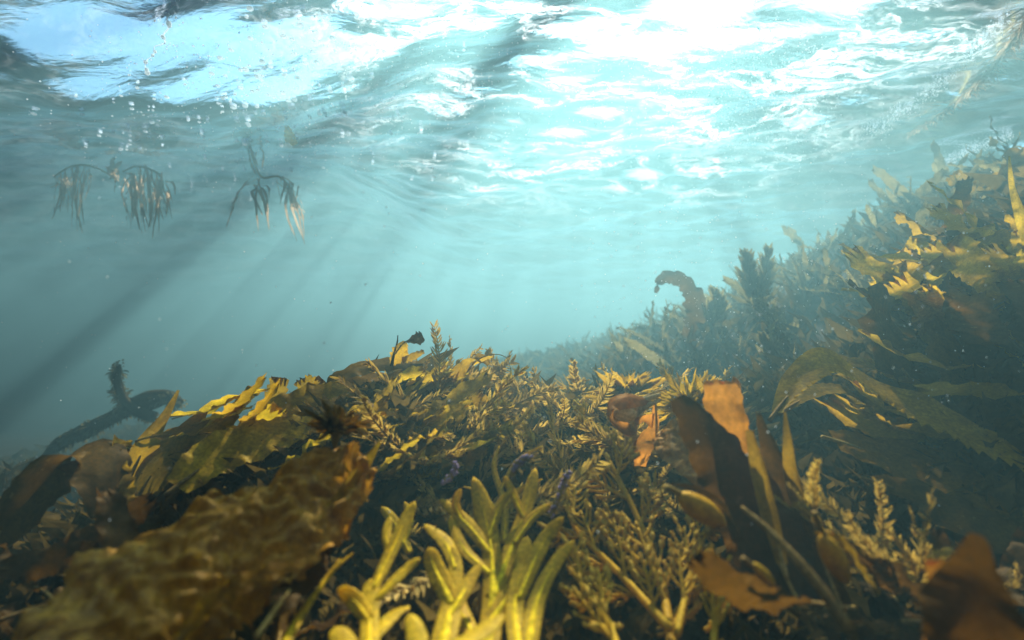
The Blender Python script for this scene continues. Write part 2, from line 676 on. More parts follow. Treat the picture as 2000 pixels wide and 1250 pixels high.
def heights(X, Y):
    X, Y = np.asarray(X, float), np.asarray(Y, float)
    sh = X.shape
    Q = np.stack([X.ravel(), Y.ravel()], 1)
    Z = np.empty(len(Q))
    for a in range(0, len(Q), 20000):
        q = Q[a:a + 20000]
        d2 = ((q[:, None, :] - _C[None, :, :2]) ** 2).sum(-1)
        Z[a:a + 20000] = _tps(d2) @ _W[:_n] + _W[_n] + q @ _W[_n + 1:]
    x, y = Q[:, 0], Q[:, 1]
    Z += 0.02 * np.sin(7.1 * x + 2 * np.sin(3.3 * y)) * np.sin(6.3 * y + 1.7 * np.sin(4.1 * x))
    Z += 0.012 * np.sin(17 * x + 1.3) * np.sin(15 * y + 2.1 * np.sin(9 * x))
    far = np.clip((np.hypot(x, y - 3) - 6) / 6, 0, 1)
    Z = np.clip(Z, -1.3, 0.78)
    Z = Z * (1 - far) + (-1.1) * far
    return Z.reshape(sh)


def H(x, y):
    return float(heights([x], [y])[0])


def normal_at(x, y, e=0.04):
    h = heights([x - e, x + e, x, x], [y, y, y - e, y + e])
    return Vector((-(h[1] - h[0]) / (2 * e), -(h[3] - h[2]) / (2 * e), 1)).normalized()


def grid_obj(name, xs, ys, Z, mat):
    nx, ny = len(xs), len(ys)
    X, Y = np.meshgrid(xs, ys)
    V = np.stack([X.ravel(), Y.ravel(), Z.ravel()], 1).astype(np.float32)
    i = np.arange(nx - 1)[None, :] + np.arange(ny - 1)[:, None] * nx
    F = np.stack([i, i + 1, i + nx + 1, i + nx], -1).reshape(-1, 4)
    me = bpy.data.meshes.new(name)
    me.vertices.add(len(V))
    me.vertices.foreach_set('co', V.ravel())
    me.loops.add(F.size)
    me.loops.foreach_set('vertex_index', F.ravel().astype(np.int32))
    me.polygons.add(len(F))
    me.polygons.foreach_set('loop_start', np.arange(0, F.size, 4, dtype=np.int32))
    me.polygons.foreach_set('use_smooth', np.ones(len(F), bool))
    me.update(calc_edges=True)
    me.materials.append(mat)
    o = bpy.data.objects.new(name, me)
    COL.objects.link(o)
    return o


def spread(c, half, fine, n):
    """coordinates dense round c, thinning out to c +- half"""
    u = np.linspace(-1, 1, n)
    k = math.asinh(half / fine)
    return c + fine * np.sinh(u * k)


xs, ys = spread(0, 24, 1.5, 260), spread(1.2, 24, 1.5, 260)
X, Y = np.meshgrid(xs, ys)
tag(grid_obj('seabed', xs, ys, heights(X, Y), M['rock']), 'dark weed covered reef rock sloping up to the right', 'seabed', kind='structure')

# ------------------------------------------------------------------ water surface seen from below
SURF = 1.05


def wave(X, Y):
    Z = np.full(X.shape, SURF)
    for a, lam, ang, ph in [(.026, 2.3, 70, .3), (.020, 1.25, 40, 1.9), (.015, .83, 95, 4.0), (.011, .52, 60, 2.2),
                            (.006, .33, 20, .7), (.0042, .23, 110, 5.1), (.003, .15, 75, 3.3)]:
        k = 2 * math.pi / lam
        d = X * math.cos(R(ang)) + Y * math.sin(R(ang))
        Z = Z + a * np.sin(k * d + ph + 0.8 * np.sin(0.9 * X + 1.1 * Y + ph))
    # the face of the wave that turns towards the camera at upper left
    u = (X + 0.95) * 0.9 + (Y - 1.7) * 0.42
    w = -(X + 0.95) * 0.42 + (Y - 1.7) * 0.9
    Z = Z - 0.27 * w * np.exp(-(u / 0.72) ** 2 - (w / 0.34) ** 2)
    # a smaller wave face, added to let the sun down onto the foreground
    w = Y - 1.95
    Z = Z - 0.15 * w * np.exp(-((X - 0.36) / 0.5) ** 2 - (w / 0.42) ** 2)
    # a broad swell added at left, its back turned from the sun to shade the water
    f = np.clip((-0.35 - X) / 1.3, 0, 1)
    f = f * f * (3 - 2 * f)
    Z = Z + f * (0.13 + 0.33 * (Y - 3.1) * np.exp(-((Y - 3.1) / 2.6) ** 2)) * np.exp(-((X + 3) / 5) ** 2)
    return Z


xs, ys = spread(0, 23, 1.3, 460), spread(1.8, 23, 1.1, 460)
X, Y = np.meshgrid(xs, ys)
tag(grid_obj('water_surface', xs, ys, wave(X, Y), M['water']), 'rippled underside of the sea surface streaked with white foam', 'water', kind='structure')


def W(x, y):
    return float(wave(np.array([x]), np.array([y]))[0])


# ------------------------------------------------------------------ the water itself
def haze_box():
    mb = MB()
    a, b, c, d, lo, hi = -24, 24, -22, 26, -2.4, SURF + 0.90
    mb.add([(a, c, lo), (b, c, lo), (b, d, lo), (a, d, lo), (a, c, hi), (b, c, hi), (b, d, hi), (a, d, hi)],
           [(3, 2, 1, 0), (4, 5, 6, 7), (0, 1, 5, 4), (1, 2, 6, 5), (2, 3, 7, 6), (3, 0, 4, 7)])
    m = bpy.data.materials.new('sea_water')
    m.use_nodes = True
    nt = m.node_tree
    nt.nodes.clear()
    o = nt.nodes.new('ShaderNodeOutputMaterial')
    v = nt.nodes.new('ShaderNodeVolumePrincipled')
    v.inputs['Color'].default_value = (0.26, 0.54, 0.575, 1)
    v.inputs['Density'].default_value = 0.22
    v.inputs['Anisotropy'].default_value = 0.66
    nt.links.new(v.outputs[0], o.inputs['Volume'])
    h = mb.build('haze', m, smooth=False)
    tag(h, 'milky turquoise sea water filling the scene', 'water', kind='stuff')


haze_box()


# ------------------------------------------------------------------ weed prototypes (grow along +Z)
def proto_feather(seed, L=0.16, leaf=0.026, n=26, flat=0.35, width=0.0042):
    rr = random.Random(seed)
    root = thing('feathery_weed', None, 'seaweed')
    st, lv = MB(), MB()
    bend = Vector((rr.uniform(-.3, .3), rr.uniform(-.3, .3), 0)) * L
    pts = [Vector((0, 0, 0)), bend * 0.25 + Vector((0, 0, L * .4)), bend * 0.6 + Vector((0, 0, L * .75)), bend + Vector((0, 0, L))]
    st.tube(pts, [.0022, .0018, .0013, .0006], k=5, n=14)
    c = catmull(pts, n)
    for i in range(2, n):
        u = i / (n - 1)
        t = (c[i] - c[i - 1]).normalized()
        for sgn in (-1, 1):
            for rep in range(1 if rr.random() < .5 else 2):
                az = rr.gauss(0, flat) + (0 if sgn > 0 else math.pi)
                out = Vector((math.cos(az), math.sin(az), 0))
                d = (out * rr.uniform(.6, 1.0) + t * rr.uniform(.5, 1.1)).normalized()
                l = leaf * (1.15 - 0.75 * u) * rr.uniform(.55, 1.25)
                p0 = c[i]
                nrm = d.cross(t)
                p1 = p0 + d * l * .5 + t * l * .05
                p2 = p0 + d * l + t * l * rr.uniform(.1, .35) + nrm * rr.uniform(-.15, .15) * l
                w = width * rr.uniform(.6, 1.2)
                side = d.cross(nrm + out.cross(d) * 0.2).normalized()
                side = (side + nrm * rr.uniform(-.8, .8)).normalized()
                lv.blade([p0, p1, p2], [w * .3, w, w * .9, w * .25], side, n=5, m=3, cup=.25, seed=rr.randint(0, 999))
                if rr.random() < .35:
                    q = p0 + (p1 - p0) * .8
                    d2 = (d + t * rr.uniform(.4, 1.2) + nrm * rr.uniform(-.4, .4)).normalized()
                    lv.blade([q, q + d2 * l * .25, q + d2 * l * .5], [w * .3, w * .8, w * .2], side, n=4, m=3, cup=.2)
    st.build('stem', M['stem'], root)
    lv.build('leaflets', M['feather'], root)
    return Kind(root)


def proto_blade(seed, L=0.2, w=0.05, mat='gold', serr=0.12, lie=0.5):
    rr = random.Random(seed)
    root = thing('kelp_frond', None, 'kelp')
    mb, st = MB(), MB()
    b = rr.uniform(-.25, .25) * L
    pts = [Vector((0, 0, 0)), Vector((b * .3, -lie * L * .10, L * .35)), Vector((b * .8, -lie * L * .02, L * .7)),
           Vector((b, lie * L * rr.uniform(-.1, .35), L))]
    mb.blade(pts, [w * .25, w * .7, w, w * .95, w * .85, w * .5], Vector((1, 0.1, 0)), n=30, m=9, cup=rr.uniform(-.3, .4),
             ruffle=rr.uniform(.18, .38), freq=rr.uniform(2, 4.5), serr=serr, sfreq=rr.uniform(10, 20), twist=rr.uniform(-.8, .8),
             torn=.16, seed=seed)
    st.tube([Vector((0, 0, -L * .15)), Vector((0, 0, 0)), pts[1] * .6], [.003, .0025, .001], k=6)
    mb.build('blade', M[mat], root)
    st.build('stipe', M['stem'], root)
    return Kind(root)


def proto_clump(seed, L=0.3, mat='hill', nb=9):
    """a tuft of ribbon fronds on one holdfast, with fine side leaflets"""
    rr = random.Random(seed)
    root = thing('kelp_tuft', None, 'seaweed')
    mb, st = MB(), MB()
    for k in range(nb):
        az = rr.uniform(0, 6.28)
        lean = rr.uniform(.15, .9)
        d = Vector((math.cos(az) * lean, math.sin(az) * lean, 1)).normalized()
        l = L * rr.uniform(.55, 1.1)
        p1 = d * l * .5
        p2 = d * l + Vector((math.cos(az), math.sin(az), -.4)) * l * rr.uniform(0, .35)
        w = L * rr.uniform(.06, .13)
        side = d.cross(Vector((rr.uniform(-1, 1), rr.uniform(-1, 1), .3))).normalized()
        mb.blade([Vector((0, 0, 0)), p1, p2], [w * .3, w, w, w * .8, w * .2], side, n=14, m=5, cup=.2, ruffle=.25, freq=3,
                 serr=.35, sfreq=12, twist=rr.uniform(-1.2, 1.2), seed=seed * 31 + k)
        c = catmull([Vector((0, 0, 0)), p1, p2], 16)
        for i in range(3, 16):
            for _ in range(2):
                dd = Vector((rr.gauss(0, 1), rr.gauss(0, 1), rr.gauss(0.4, .7))).normalized()
                ll = L * rr.uniform(.05, .12)
                ww = L * .022
                mb.blade([c[i], c[i] + dd * ll * .5, c[i] + dd * ll + d * ll * .3], [ww * .4, ww, ww * .3], dd.orthogonal(), n=4, m=3, cup=.2)
        st.tube([Vector((0, 0, -.03)), Vector((0, 0, 0)), p1 * .5], [.006, .005, .002], k=5)
    mb.build('fronds', M[mat], root)
    st.build('holdfast', M['stem'], root)
    return Kind(root)


def put_on(kind, x, y, d, spin, scale, label, group, lift=0.0):
    z = H(x, y) + lift
    return kind.put((x, y, z), aim(d, spin), scale, label, group)


U = random.uniform


def pix(p):
    dz = p.dot(FW)
    return 1000 + 1000 * p.dot(RT) / dz, 625 - 1000 * p.dot(UP) / dz


# ---- middle mat of feathery weed
feathers = [proto_feather(100 + i, L=U(.13, .2), leaf=U(.026, .038), n=24, width=U(.0042, .0068)) for i in range(7)]
for i in range(270):
    y = U(.55, 1.42) if i % 4 else U(1.15, 1.45)
    x = U(-.20, .40) * (0.55 + 0.55 * y)
    if y < (.64 if x < .02 else .76):
        continue
    d = Vector((U(-1, 1), U(-.6, .9), U(.05, .4) if y < 1.0 else U(.08, .5)))
    if y > 1.2:
        lab, grp = 'feathery olive frond on the crest of the middle weed mound', 'feathery fronds on the crest'
    elif x < 0.05:
        lab, grp = 'feathery tan frond tangled in the mat behind the yellow wrack', 'feathery fronds behind the wrack'
    else:
        lab, grp = 'feathery ochre frond in the mat around the curled orange blade', 'feathery fronds right of the middle'
    put_on(random.choice(feathers), x, y, d, U(0, 6.28), U(.6, 1.1), lab, grp, lift=.008)

# ---- golden kelp blades on the left mound, combed up to the right
blades = [proto_blade(200 + i, L=U(.11, .2), w=U(.026, .055), mat=['gold', 'gold', 'olive', 'kelp', 'gold', 'olive'][i % 6], serr=U(.1, .3)) for i in range(12)]
for i in range(130):
    y = U(.78, 1.32)
    x = U(-.74, -.16) * (y / 1.15)
    d = Vector((U(.5, 1.3), U(-.2, .6), U(.0, .55)))
    sd = random.choice(blades)
    n = normal_at(x, y)
    lab, grp = (('narrow golden kelp blade on the left mound under the torn leaf', 'kelp blades near the top of the left mound') if x > -.42
                else ('golden kelp blade on the lower flank of the left mound', 'kelp blades on the lower left mound'))
    put_on(sd, x, y, d, U(-.6, .6), U(.6, 1.1), lab, grp, lift=.01)

# ---- hillside at right and the far ridge
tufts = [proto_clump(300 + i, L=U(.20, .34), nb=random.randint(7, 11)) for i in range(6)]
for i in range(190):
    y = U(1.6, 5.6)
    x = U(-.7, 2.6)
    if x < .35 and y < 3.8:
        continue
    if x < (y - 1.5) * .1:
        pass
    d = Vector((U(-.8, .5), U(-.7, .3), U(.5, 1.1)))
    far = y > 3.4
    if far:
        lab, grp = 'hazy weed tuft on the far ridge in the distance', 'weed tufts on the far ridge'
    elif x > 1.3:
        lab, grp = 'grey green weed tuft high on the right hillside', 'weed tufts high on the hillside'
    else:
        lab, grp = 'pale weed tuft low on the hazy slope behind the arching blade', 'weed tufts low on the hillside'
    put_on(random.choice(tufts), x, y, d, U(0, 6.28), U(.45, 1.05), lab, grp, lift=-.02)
for i in range(30):
    y = U(2.0, 4.0)
    x = U(-3.2, -1.0)
    put_on(random.choice(tufts), x, y, (U(-.5, .5), U(-.5, .3), 1), U(0, 6.28), U(.4, .8),
           'dim weed tuft on the deep bottom left of the mound', 'weed tufts on the deep left bottom', lift=-.02)

hblades = [proto_blade(350 + i, L=U(.18, .30), w=U(.025, .05), mat='hill', serr=.35) for i in range(5)]
for i in range(45):
    y = U(1.7, 3.2)
    x = U(.5, 2.1)
    put_on(random.choice(hblades), x, y, (U(-1.2, .3), U(-.6, .3), U(.1, .9)), U(-1.5, 1.5), U(.5, 1.0),
           'pale ragged kelp blade among the tufts of the hazy hillside', 'kelp blades on the hillside', lift=.03)

# ---- right side: kelp on the steep bank
rblades = [proto_blade(400 + i, L=U(.2, .32), w=U(.05, .09), mat=['gold', 'kelp', 'gold', 'dark', 'kelp'][i % 5], serr=.25) for i in range(10)]
for i in range(190):
    y = U(.85, 1.6)
    x = U(.55, 1.15) * (y / 1.0)
    d = Vector((U(-1.3, -.1), U(-.8, .2), U(.0, .5)))
    q = pix(Vector((x, y, H(x, y))) + d.normalized() * .13)
    if q[1] > 620 or q[1] < 420 or q[0] < 1720:
        continue
    lab, grp = (('gold edged kelp blade high on the right bank', 'kelp blades high on the right bank') if H(x, y) > .02
                else ('dark kelp blade low on the right bank', 'kelp blades low on the right bank'))
    put_on(random.choice(rblades), x, y, d, U(-.7, .7), U(.6, 1.05), lab, grp, lift=-.01)

sblades = [proto_blade(450 + i, L=U(.26, .36), w=U(.05, .085), mat=['kelp', 'gold', 'kelp', 'olive'][i], serr=.3) for i in range(4)]
for i in range(20):
    p = P(U(1900, 2120), U(700, 1060), U(.85, 1.12))
    random.choice(sblades).put(p, aim((-1, U(-.25, .25), U(-.05, .4)), U(-.5, .5)), U(.6, 1.1),
                               'large brown kelp blade sweeping in from the right edge around the wrinkled sheet', 'large blades at the right edge')
for i in range(20):
    p = P(U(230, 640), U(800, 930), U(.84, 1.0))
    random.choice(sblades).put(p, aim((1, U(-.1, .35), U(.1, .5)), U(-.5, .5)), U(.35, .62),
                               'broad kelp blade combed to the right on the left mound', 'broad blades on the left mound')

# ---- blurred feathery weed at lower right, and dark blades in both front corners
for i in range(34):
    t = U(0, 1)
    p = P(1600 + 330 * t + U(-50, 50), 1010 + 240 * t + U(-30, 60), U(.5, .62))
    d = Vector((U(-1, .3), U(-.4, .5), U(.5, 1.0)))
    random.choice(feathers).put(p, aim(d, U(0, 6.28)), U(.35, .6), 'blurred brown feathery frond beside the broad blades at lower right', 'feathery fronds at lower right')
dblades = [proto_blade(500 + i, L=U(.14, .22), w=U(.035, .06), mat='dark', serr=.15) for i in range(4)]  # dark material stands in for the shade of the front corners
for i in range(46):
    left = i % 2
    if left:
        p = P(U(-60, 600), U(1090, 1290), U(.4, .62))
        lab, grp = 'kelp blade under the dimpled blade, coloured dark for corner shade', 'dark blades at lower left'
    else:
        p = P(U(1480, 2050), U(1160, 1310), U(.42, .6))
        lab, grp = 'kelp blade at lower right, coloured dark for corner shade', 'dark blades at lower right'
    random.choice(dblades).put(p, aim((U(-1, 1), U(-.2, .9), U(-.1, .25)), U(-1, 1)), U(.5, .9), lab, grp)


# ------------------------------------------------------------------ hero weeds
def hero_blade(name, label, mat, pts, widths, d=None, side=(0, 0, 1), cat='kelp', group=None, stipe=None, n=40, m=11, **kw):
    """pts are photo pixels with depth; widths in photo pixels at the depth of the middle"""
    side = Vector(side)
    if n < 150 and side.y >= .4 and side.z >= .3:
        side.z *= .8
        widths = [w * 1.12 for w in widths]
    w3 = PP(pts, d)
    dm = (pts[len(pts) // 2][2] if len(pts[0]) == 3 else d)
    root = thing(name, label, cat, w3[0], group)
    mb = MB()
    mb.blade(w3, [w * dm / 1000 for w in widths], Vector(side), n=n, m=m, **kw)
    mb.build('blade', M[mat], root, base=w3[0])
    st = MB()
    sp = stipe or 4.0
    t0 = (w3[1] - w3[0])
    st.tube([w3[0] - t0 * .25, w3[0], w3[0] + t0 * .5], [sp * dm / 1000, sp * dm / 1000, sp * .5 * dm / 1000], k=6)
    st.build('stipe', M['stem'], root, base=w3[0])
    return root


# big dimpled blade, lower left
hero_blade('kelp_frond', 'broad dimpled golden brown kelp blade across the lower left foreground', 'bull',
           [(20, 1330, .34), (170, 1190, .37), (380, 1070, .43), (560, 975, .49), (690, 880, .56)],
           [200, 300, 320, 300, 260, 170], side=(-.5, .62, .5), n=150, m=60, cup=-.55, ruffle=.16, freq=3, serr=.12, sfreq=25,
           dimple=.012, dscale=56, torn=.06, seed=3)
hero_blade('kelp_frond', 'brown kelp fold tucked under the right edge of the dimpled blade', 'kelp',
           [(560, 1140, .46), (640, 1030, .5), (705, 930, .54), (742, 865, .57)], [50, 60, 44, 10], side=(.3, .6, -.5), cup=.3, seed=4)
hero_blade('kelp_frond', 'long thin brown kelp strap below the dimpled blade', 'kelp',
           [(330, 1270, .36), (420, 1170, .38), (520, 1120, .4), (600, 1095, .42)], [20, 34, 40, 34, 14], side=(-.3, .6, .7), ruffle=.2, seed=5)
# left edge dark arching blade
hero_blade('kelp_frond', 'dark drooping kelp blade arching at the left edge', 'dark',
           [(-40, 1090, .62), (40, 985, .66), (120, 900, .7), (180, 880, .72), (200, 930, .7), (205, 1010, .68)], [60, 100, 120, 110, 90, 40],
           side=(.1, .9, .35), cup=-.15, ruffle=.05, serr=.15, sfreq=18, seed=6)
hero_blade('kelp_frond', 'ragged brown kelp blade with pale torn edge beside the dark arch', 'kelp',
           [(250, 1010, .7), (225, 930, .72), (205, 880, .74), (260, 880, .76)], [30, 50, 60, 40], side=(.7, .6, 0), ruffle=.3, serr=.35, sfreq=10, torn=.15, seed=7)
# upright blades on the left mound
hero_blade('kelp_frond', 'pointed narrow olive kelp blade standing up at the left of the mound', 'kelp',
           [(255, 930, .86), (295, 850, .88), (325, 805, .9), (348, 762, .92)], [40, 52, 34, 18, 6], side=(.8, .2, .5), cup=.2, seed=8)
hero_blade('kelp_frond', 'broad rounded olive kelp blade right of the pointed one', 'olive',
           [(270, 970, .82), (320, 890, .86), (375, 825, .9), (405, 795, .92)], [60, 90, 92, 70, 16], side=(.8, .2, .55), cup=.15, seed=9)
hero_blade('kelp_frond', 'long olive kelp blade leaning right on the left mound', 'olive',
           [(380, 880, .9), (430, 820, .94), (475, 775, 1.), (500, 755, 1.02)], [40, 60, 54, 30], side=(.7, .4, .6), cup=.2, serr=.2, sfreq=8, torn=.1, seed=10)
hero_blade('kelp_frond', 'bright golden kelp blade lying along the left mound', 'gold',
           [(345, 950, .72), (430, 885, .78), (540, 845, .84), (650, 820, .9)], [40, 75, 80, 60, 20], side=(-.2, .6, .75), ruffle=.12, serr=.12, sfreq=16, seed=11)
hero_blade('kelp_frond', 'golden kelp blade over the top flank of the left mound', 'gold',
           [(480, 830, .92), (560, 790, .98), (640, 770, 1.02), (720, 770, 1.04)], [30, 50, 56, 20], side=(-.2, .6, .75), ruffle=.15, seed=12)
for k, (a, b, c, w, s) in enumerate([((520, 810), (540, 760), (545, 735), 34, 1), ((590, 800), (600, 760), (590, 738), 40, 2), ((620, 790), (615, 755), (632, 740), 26, 3)]):
    hero_blade('kelp_frond', ['first jagged olive kelp tip left of the long arched blade', 'wide jagged olive kelp tip below the arched blade',
                              'thin jagged kelp tip touching the arched blade'][k], 'olive', [a, b, c], [w * .6, w, w * 1.1, w * .9], d=1.08, side=(1, .3, 0),
               torn=.3, serr=.3, sfreq=5, seed=20 + s)
# arched long blades on top of the mound
hero_blade('kelp_frond', 'long brown kelp blade arching to the top of the left mound', 'olive',
           [(610, 800, 1.05), (650, 745, 1.1), (700, 715, 1.16), (760, 705, 1.2), (835, 712, 1.22)], [24, 44, 50, 46, 20], side=(-.2, .8, .5), cup=-.3, ruffle=.1, serr=.1, seed=13)
hero_blade('kelp_frond', 'narrow brown kelp blade beneath the long arched blade', 'kelp',
           [(620, 790, 1.02), (690, 745, 1.08), (770, 735, 1.12), (860, 735, 1.14)], [16, 30, 30, 18], side=(-.2, .8, .5), ruffle=.12, seed=14)
hero_blade('kelp_frond', 'tan kelp blade with pale upper edge above the yellow bladders', 'gold',
           [(690, 850, 1.0), (760, 800, 1.06), (790, 755, 1.1), (830, 722, 1.14)], [20, 44, 48, 26], side=(-.4, .6, .6), ruffle=.1, seed=15)
hero_blade('kelp_frond', 'wavy tan kelp blade crossing right below the yellow bladders', 'gold',
           [(690, 815, .98), (760, 790, 1.02), (800, 765, 1.06), (870, 745, 1.1)], [16, 40, 34, 12], side=(-.3, .7, .6), ruffle=.15, seed=16)
hero_blade('kelp_frond', 'brown kelp blade with a curled loop at its tip on the crest', 'kelp',
           [(830, 850, 1.05), (870, 770, 1.1), (910, 715, 1.14), (940, 700, 1.16), (955, 712, 1.17)], [20, 44, 40, 30, 12], side=(.6, .6, .4), ruffle=.15, serr=.1, seed=17)
hero_blade('kelp_frond', 'dark kelp blade hanging over the gap by the middle mat', 'dark',
           [(860, 790, 1.1), (900, 765, 1.12), (930, 768, 1.13), (945, 800, 1.12)], [20, 50, 60, 20], side=(.2, .8, .4), ruffle=.2, seed=18)
# tendril
t = thing('kelp_tendril', 'thin arched tan tendril over the crest beside the curled tip', 'kelp', P(900, 745, 1.15))
mb = MB()
mb.tube(PP([(900, 745), (930, 705), (965, 692), (990, 700), (998, 725)], 1.15), [.0022, .0018, .0014, .001, .0006], n=24)
mb.build('stem', M['stem'], t, base=t.location)
mb = MB()
mb.blade(PP([(925, 712), (945, 700), (962, 697)], 1.15), [.004, .012, .003], Vector((0, 0, 1)), n=10, m=5, ruffle=.2)
mb.build('leaf', M['kelp'], t, base=t.location)
# torn leaf at the top
t = thing('torn_kelp_leaf', 'dark torn kelp leaf standing above the top of the left mound', 'kelp', P(765, 715, 1.16))
mb = MB()
mb.tube(PP([(765, 715), (770, 690), (776, 668), (777, 655)], 1.16), [.004, .003, .002, .0012])
mb.tube(PP([(772, 690), (790, 668), (808, 664)], 1.16), [.002, .0015, .001])
mb.build('stalk', M['dark'], t, base=t.location)
mb = MB()
mb.blade(PP([(766, 712), (776, 695), (788, 676), (796, 672)], 1.16), [.012, .036, .036, .012], Vector((1, .3, 0)), n=12, m=7, ruffle=.5, serr=.5, sfreq=6, seed=5)
mb.blade(PP([(785, 705), (805, 695), (828, 686)], 1.16), [.015, .02, .012], Vector((0, .5, 1)), n=12, m=5, ruffle=.4, serr=.4, sfreq=5, seed=6)
mb.build('lower_lobes', M['kelp'], t, base=t.location)
mb = MB()
mb.blade(PP([(794, 668), (808, 664), (820, 660), (829, 655)], 1.16), [.003, .02, .03, .026], Vector((.2, .3, 1)), n=12, m=7, ruffle=.3, serr=.5, sfreq=4, torn=.2, seed=7)
mb.tube(PP([(818, 658), (819, 650), (820, 647)], 1.16), [.002, .001])
mb.build('upper_lobe', M['dark'], t, base=t.location)


# float bladders
def bladder_frond(label, stalk, ball, d, r, mat='kelp', leaf=None, lw=30):
    w3 = PP(stalk, d)
    t = thing('bladder_kelp', label, 'kelp', w3[0], 'kelp fronds bearing float bladders')
    mb = MB()
    mb.tube(w3, [.003 * d / .5, .003 * d / .5, .0016 * d / .5])
    mb.build('stalk', M['stem'], t, base=w3[0])
    a, b = P(*ball[0], d), P(*ball[1], d)
    mb = MB()
    mb.ball((a + b) / 2, r * d / 1000, b - a, (b - a).length / 2 / (r * d / 1000), k=16, h=14, point=.35)
    mb.build('bladder', M['bladder'], t, base=w3[0])
    if leaf:
        mb = MB()
        mb.blade(PP(leaf, d + .01), [lw * .3 * d / 1000, lw * d / 1000, lw * .8 * d / 1000, 4 * d / 1000], Vector((.5, .6, .5)), n=20, m=7, ruffle=.25, serr=.15)
        mb.build('leaf', M[mat], t, base=w3[0])
    return t


bladder_frond('large amber float bladder among dark blades right of the branching weed', [(1300, 950), (1330, 965), (1345, 975)], [(1325, 966), (1418, 1026)], .5, 24,
              leaf=[(1310, 945), (1360, 955), (1410, 985), (1445, 1040)], lw=15, mat='dark')
bladder_frond('dark amber float bladder below the upright broken blade', [(1590, 1000), (1605, 1035), (1615, 1050)], [(1605, 1045), (1655, 1140)], .44, 22,
              leaf=[(1590, 1040), (1650, 1060), (1690, 1120), (1720, 1160)], lw=22)
bladder_frond('small yellow float bladder on the left mound, upper of a pair', [(722, 790), (730, 778)], [(728, 764), (750, 776)], 1.04, 9)
bladder_frond('small yellow float bladder on the left mound, lower of a pair', [(690, 805), (695, 796)], [(692, 785), (712, 797)], 1.02, 8)
bladder_frond('small yellow float bladder at the right end of the dimpled blade', [(700, 850), (708, 845)], [(700, 836), (718, 848)], .7, 7)
bladder_frond('bright yellow float bladder high on the right bank', [(1930, 520), (1945, 530)], [(1940, 530), (1978, 546)], 1.05, 11)
bladder_frond('long amber bladder lying in the dark at the bottom right', [(1450, 1090), (1475, 1110)], [(1470, 1100), (1515, 1145)], .42, 10)

# upright broken blade with amber tip and its dark neighbours
hero_blade('kelp_frond', 'amber kelp blade with torn square tip standing upright right of centre', 'amber',
           [(1490, 1060, .58), (1460, 930, .61), (1430, 840, .63), (1408, 738, .65)], [50, 85, 98, 92, 84], side=(1, .25, .1), cup=.15, ruffle=.06, serr=.1, sfreq=8, torn=.06, seed=31)
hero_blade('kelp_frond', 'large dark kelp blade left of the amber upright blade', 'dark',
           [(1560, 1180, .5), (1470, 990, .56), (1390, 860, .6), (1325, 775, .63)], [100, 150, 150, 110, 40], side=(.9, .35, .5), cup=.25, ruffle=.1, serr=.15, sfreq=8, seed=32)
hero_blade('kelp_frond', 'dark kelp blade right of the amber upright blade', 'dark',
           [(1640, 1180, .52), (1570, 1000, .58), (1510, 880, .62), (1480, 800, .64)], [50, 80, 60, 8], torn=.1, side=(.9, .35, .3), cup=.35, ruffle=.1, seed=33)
hero_blade('kelp_frond', 'folded brown kelp blade with a pale rim beside the feathery weed', 'kelp',
           [(1600, 1060, .56), (1560, 940, .6), (1545, 860, .62), (1535, 805, .64)], [40, 50, 36, 8], side=(.8, .6, 0), cup=.6, seed=34)
hero_blade('kelp_frond', 'bumpy tan kelp blade under the dark blade right of centre', 'bull',
           [(1420, 960, .62), (1370, 890, .68), (1310, 850, .74), (1280, 850, .78)], [50, 90, 90, 30], side=(.4, .5, .7), dimple=.005, dscale=90, n=60, m=24, seed=35)
hero_blade('kelp_frond', 'narrow brown kelp blade with orange streak at the foot of the amber blade', 'kelp',
           [(1530, 1100, .5), (1500, 980, .54), (1480, 900, .56), (1465, 840, .58)], [20, 34, 34, 16], side=(1, .2, .2), cup=.4, seed=36)
t = thing('kelp_stipe', 'bare brown kelp stipe slanting down at lower right', 'kelp', P(1660, 1230, .4))
mb = MB()
mb.tube(PP([(1660, 1230, .4), (1580, 1120, .42), (1500, 1035, .45), (1448, 990, .47)]), [.0045, .004, .0035, .0015], k=8, n=24)
mb.build('stem', M['stem'], t, base=t.location)
# bottom right corner blade
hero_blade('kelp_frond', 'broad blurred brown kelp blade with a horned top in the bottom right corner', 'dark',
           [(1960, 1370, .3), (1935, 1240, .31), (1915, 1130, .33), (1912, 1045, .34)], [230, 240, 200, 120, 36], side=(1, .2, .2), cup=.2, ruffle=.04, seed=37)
hero_blade('kelp_frond', 'small pale lobed kelp blade left of the horned blade', 'amber',
           [(1830, 1330, .32), (1850, 1230, .33), (1850, 1150, .34), (1830, 1090, .35)], [60, 80, 70, 50], side=(1, .2, .2), cup=.2, torn=.1, seed=38)
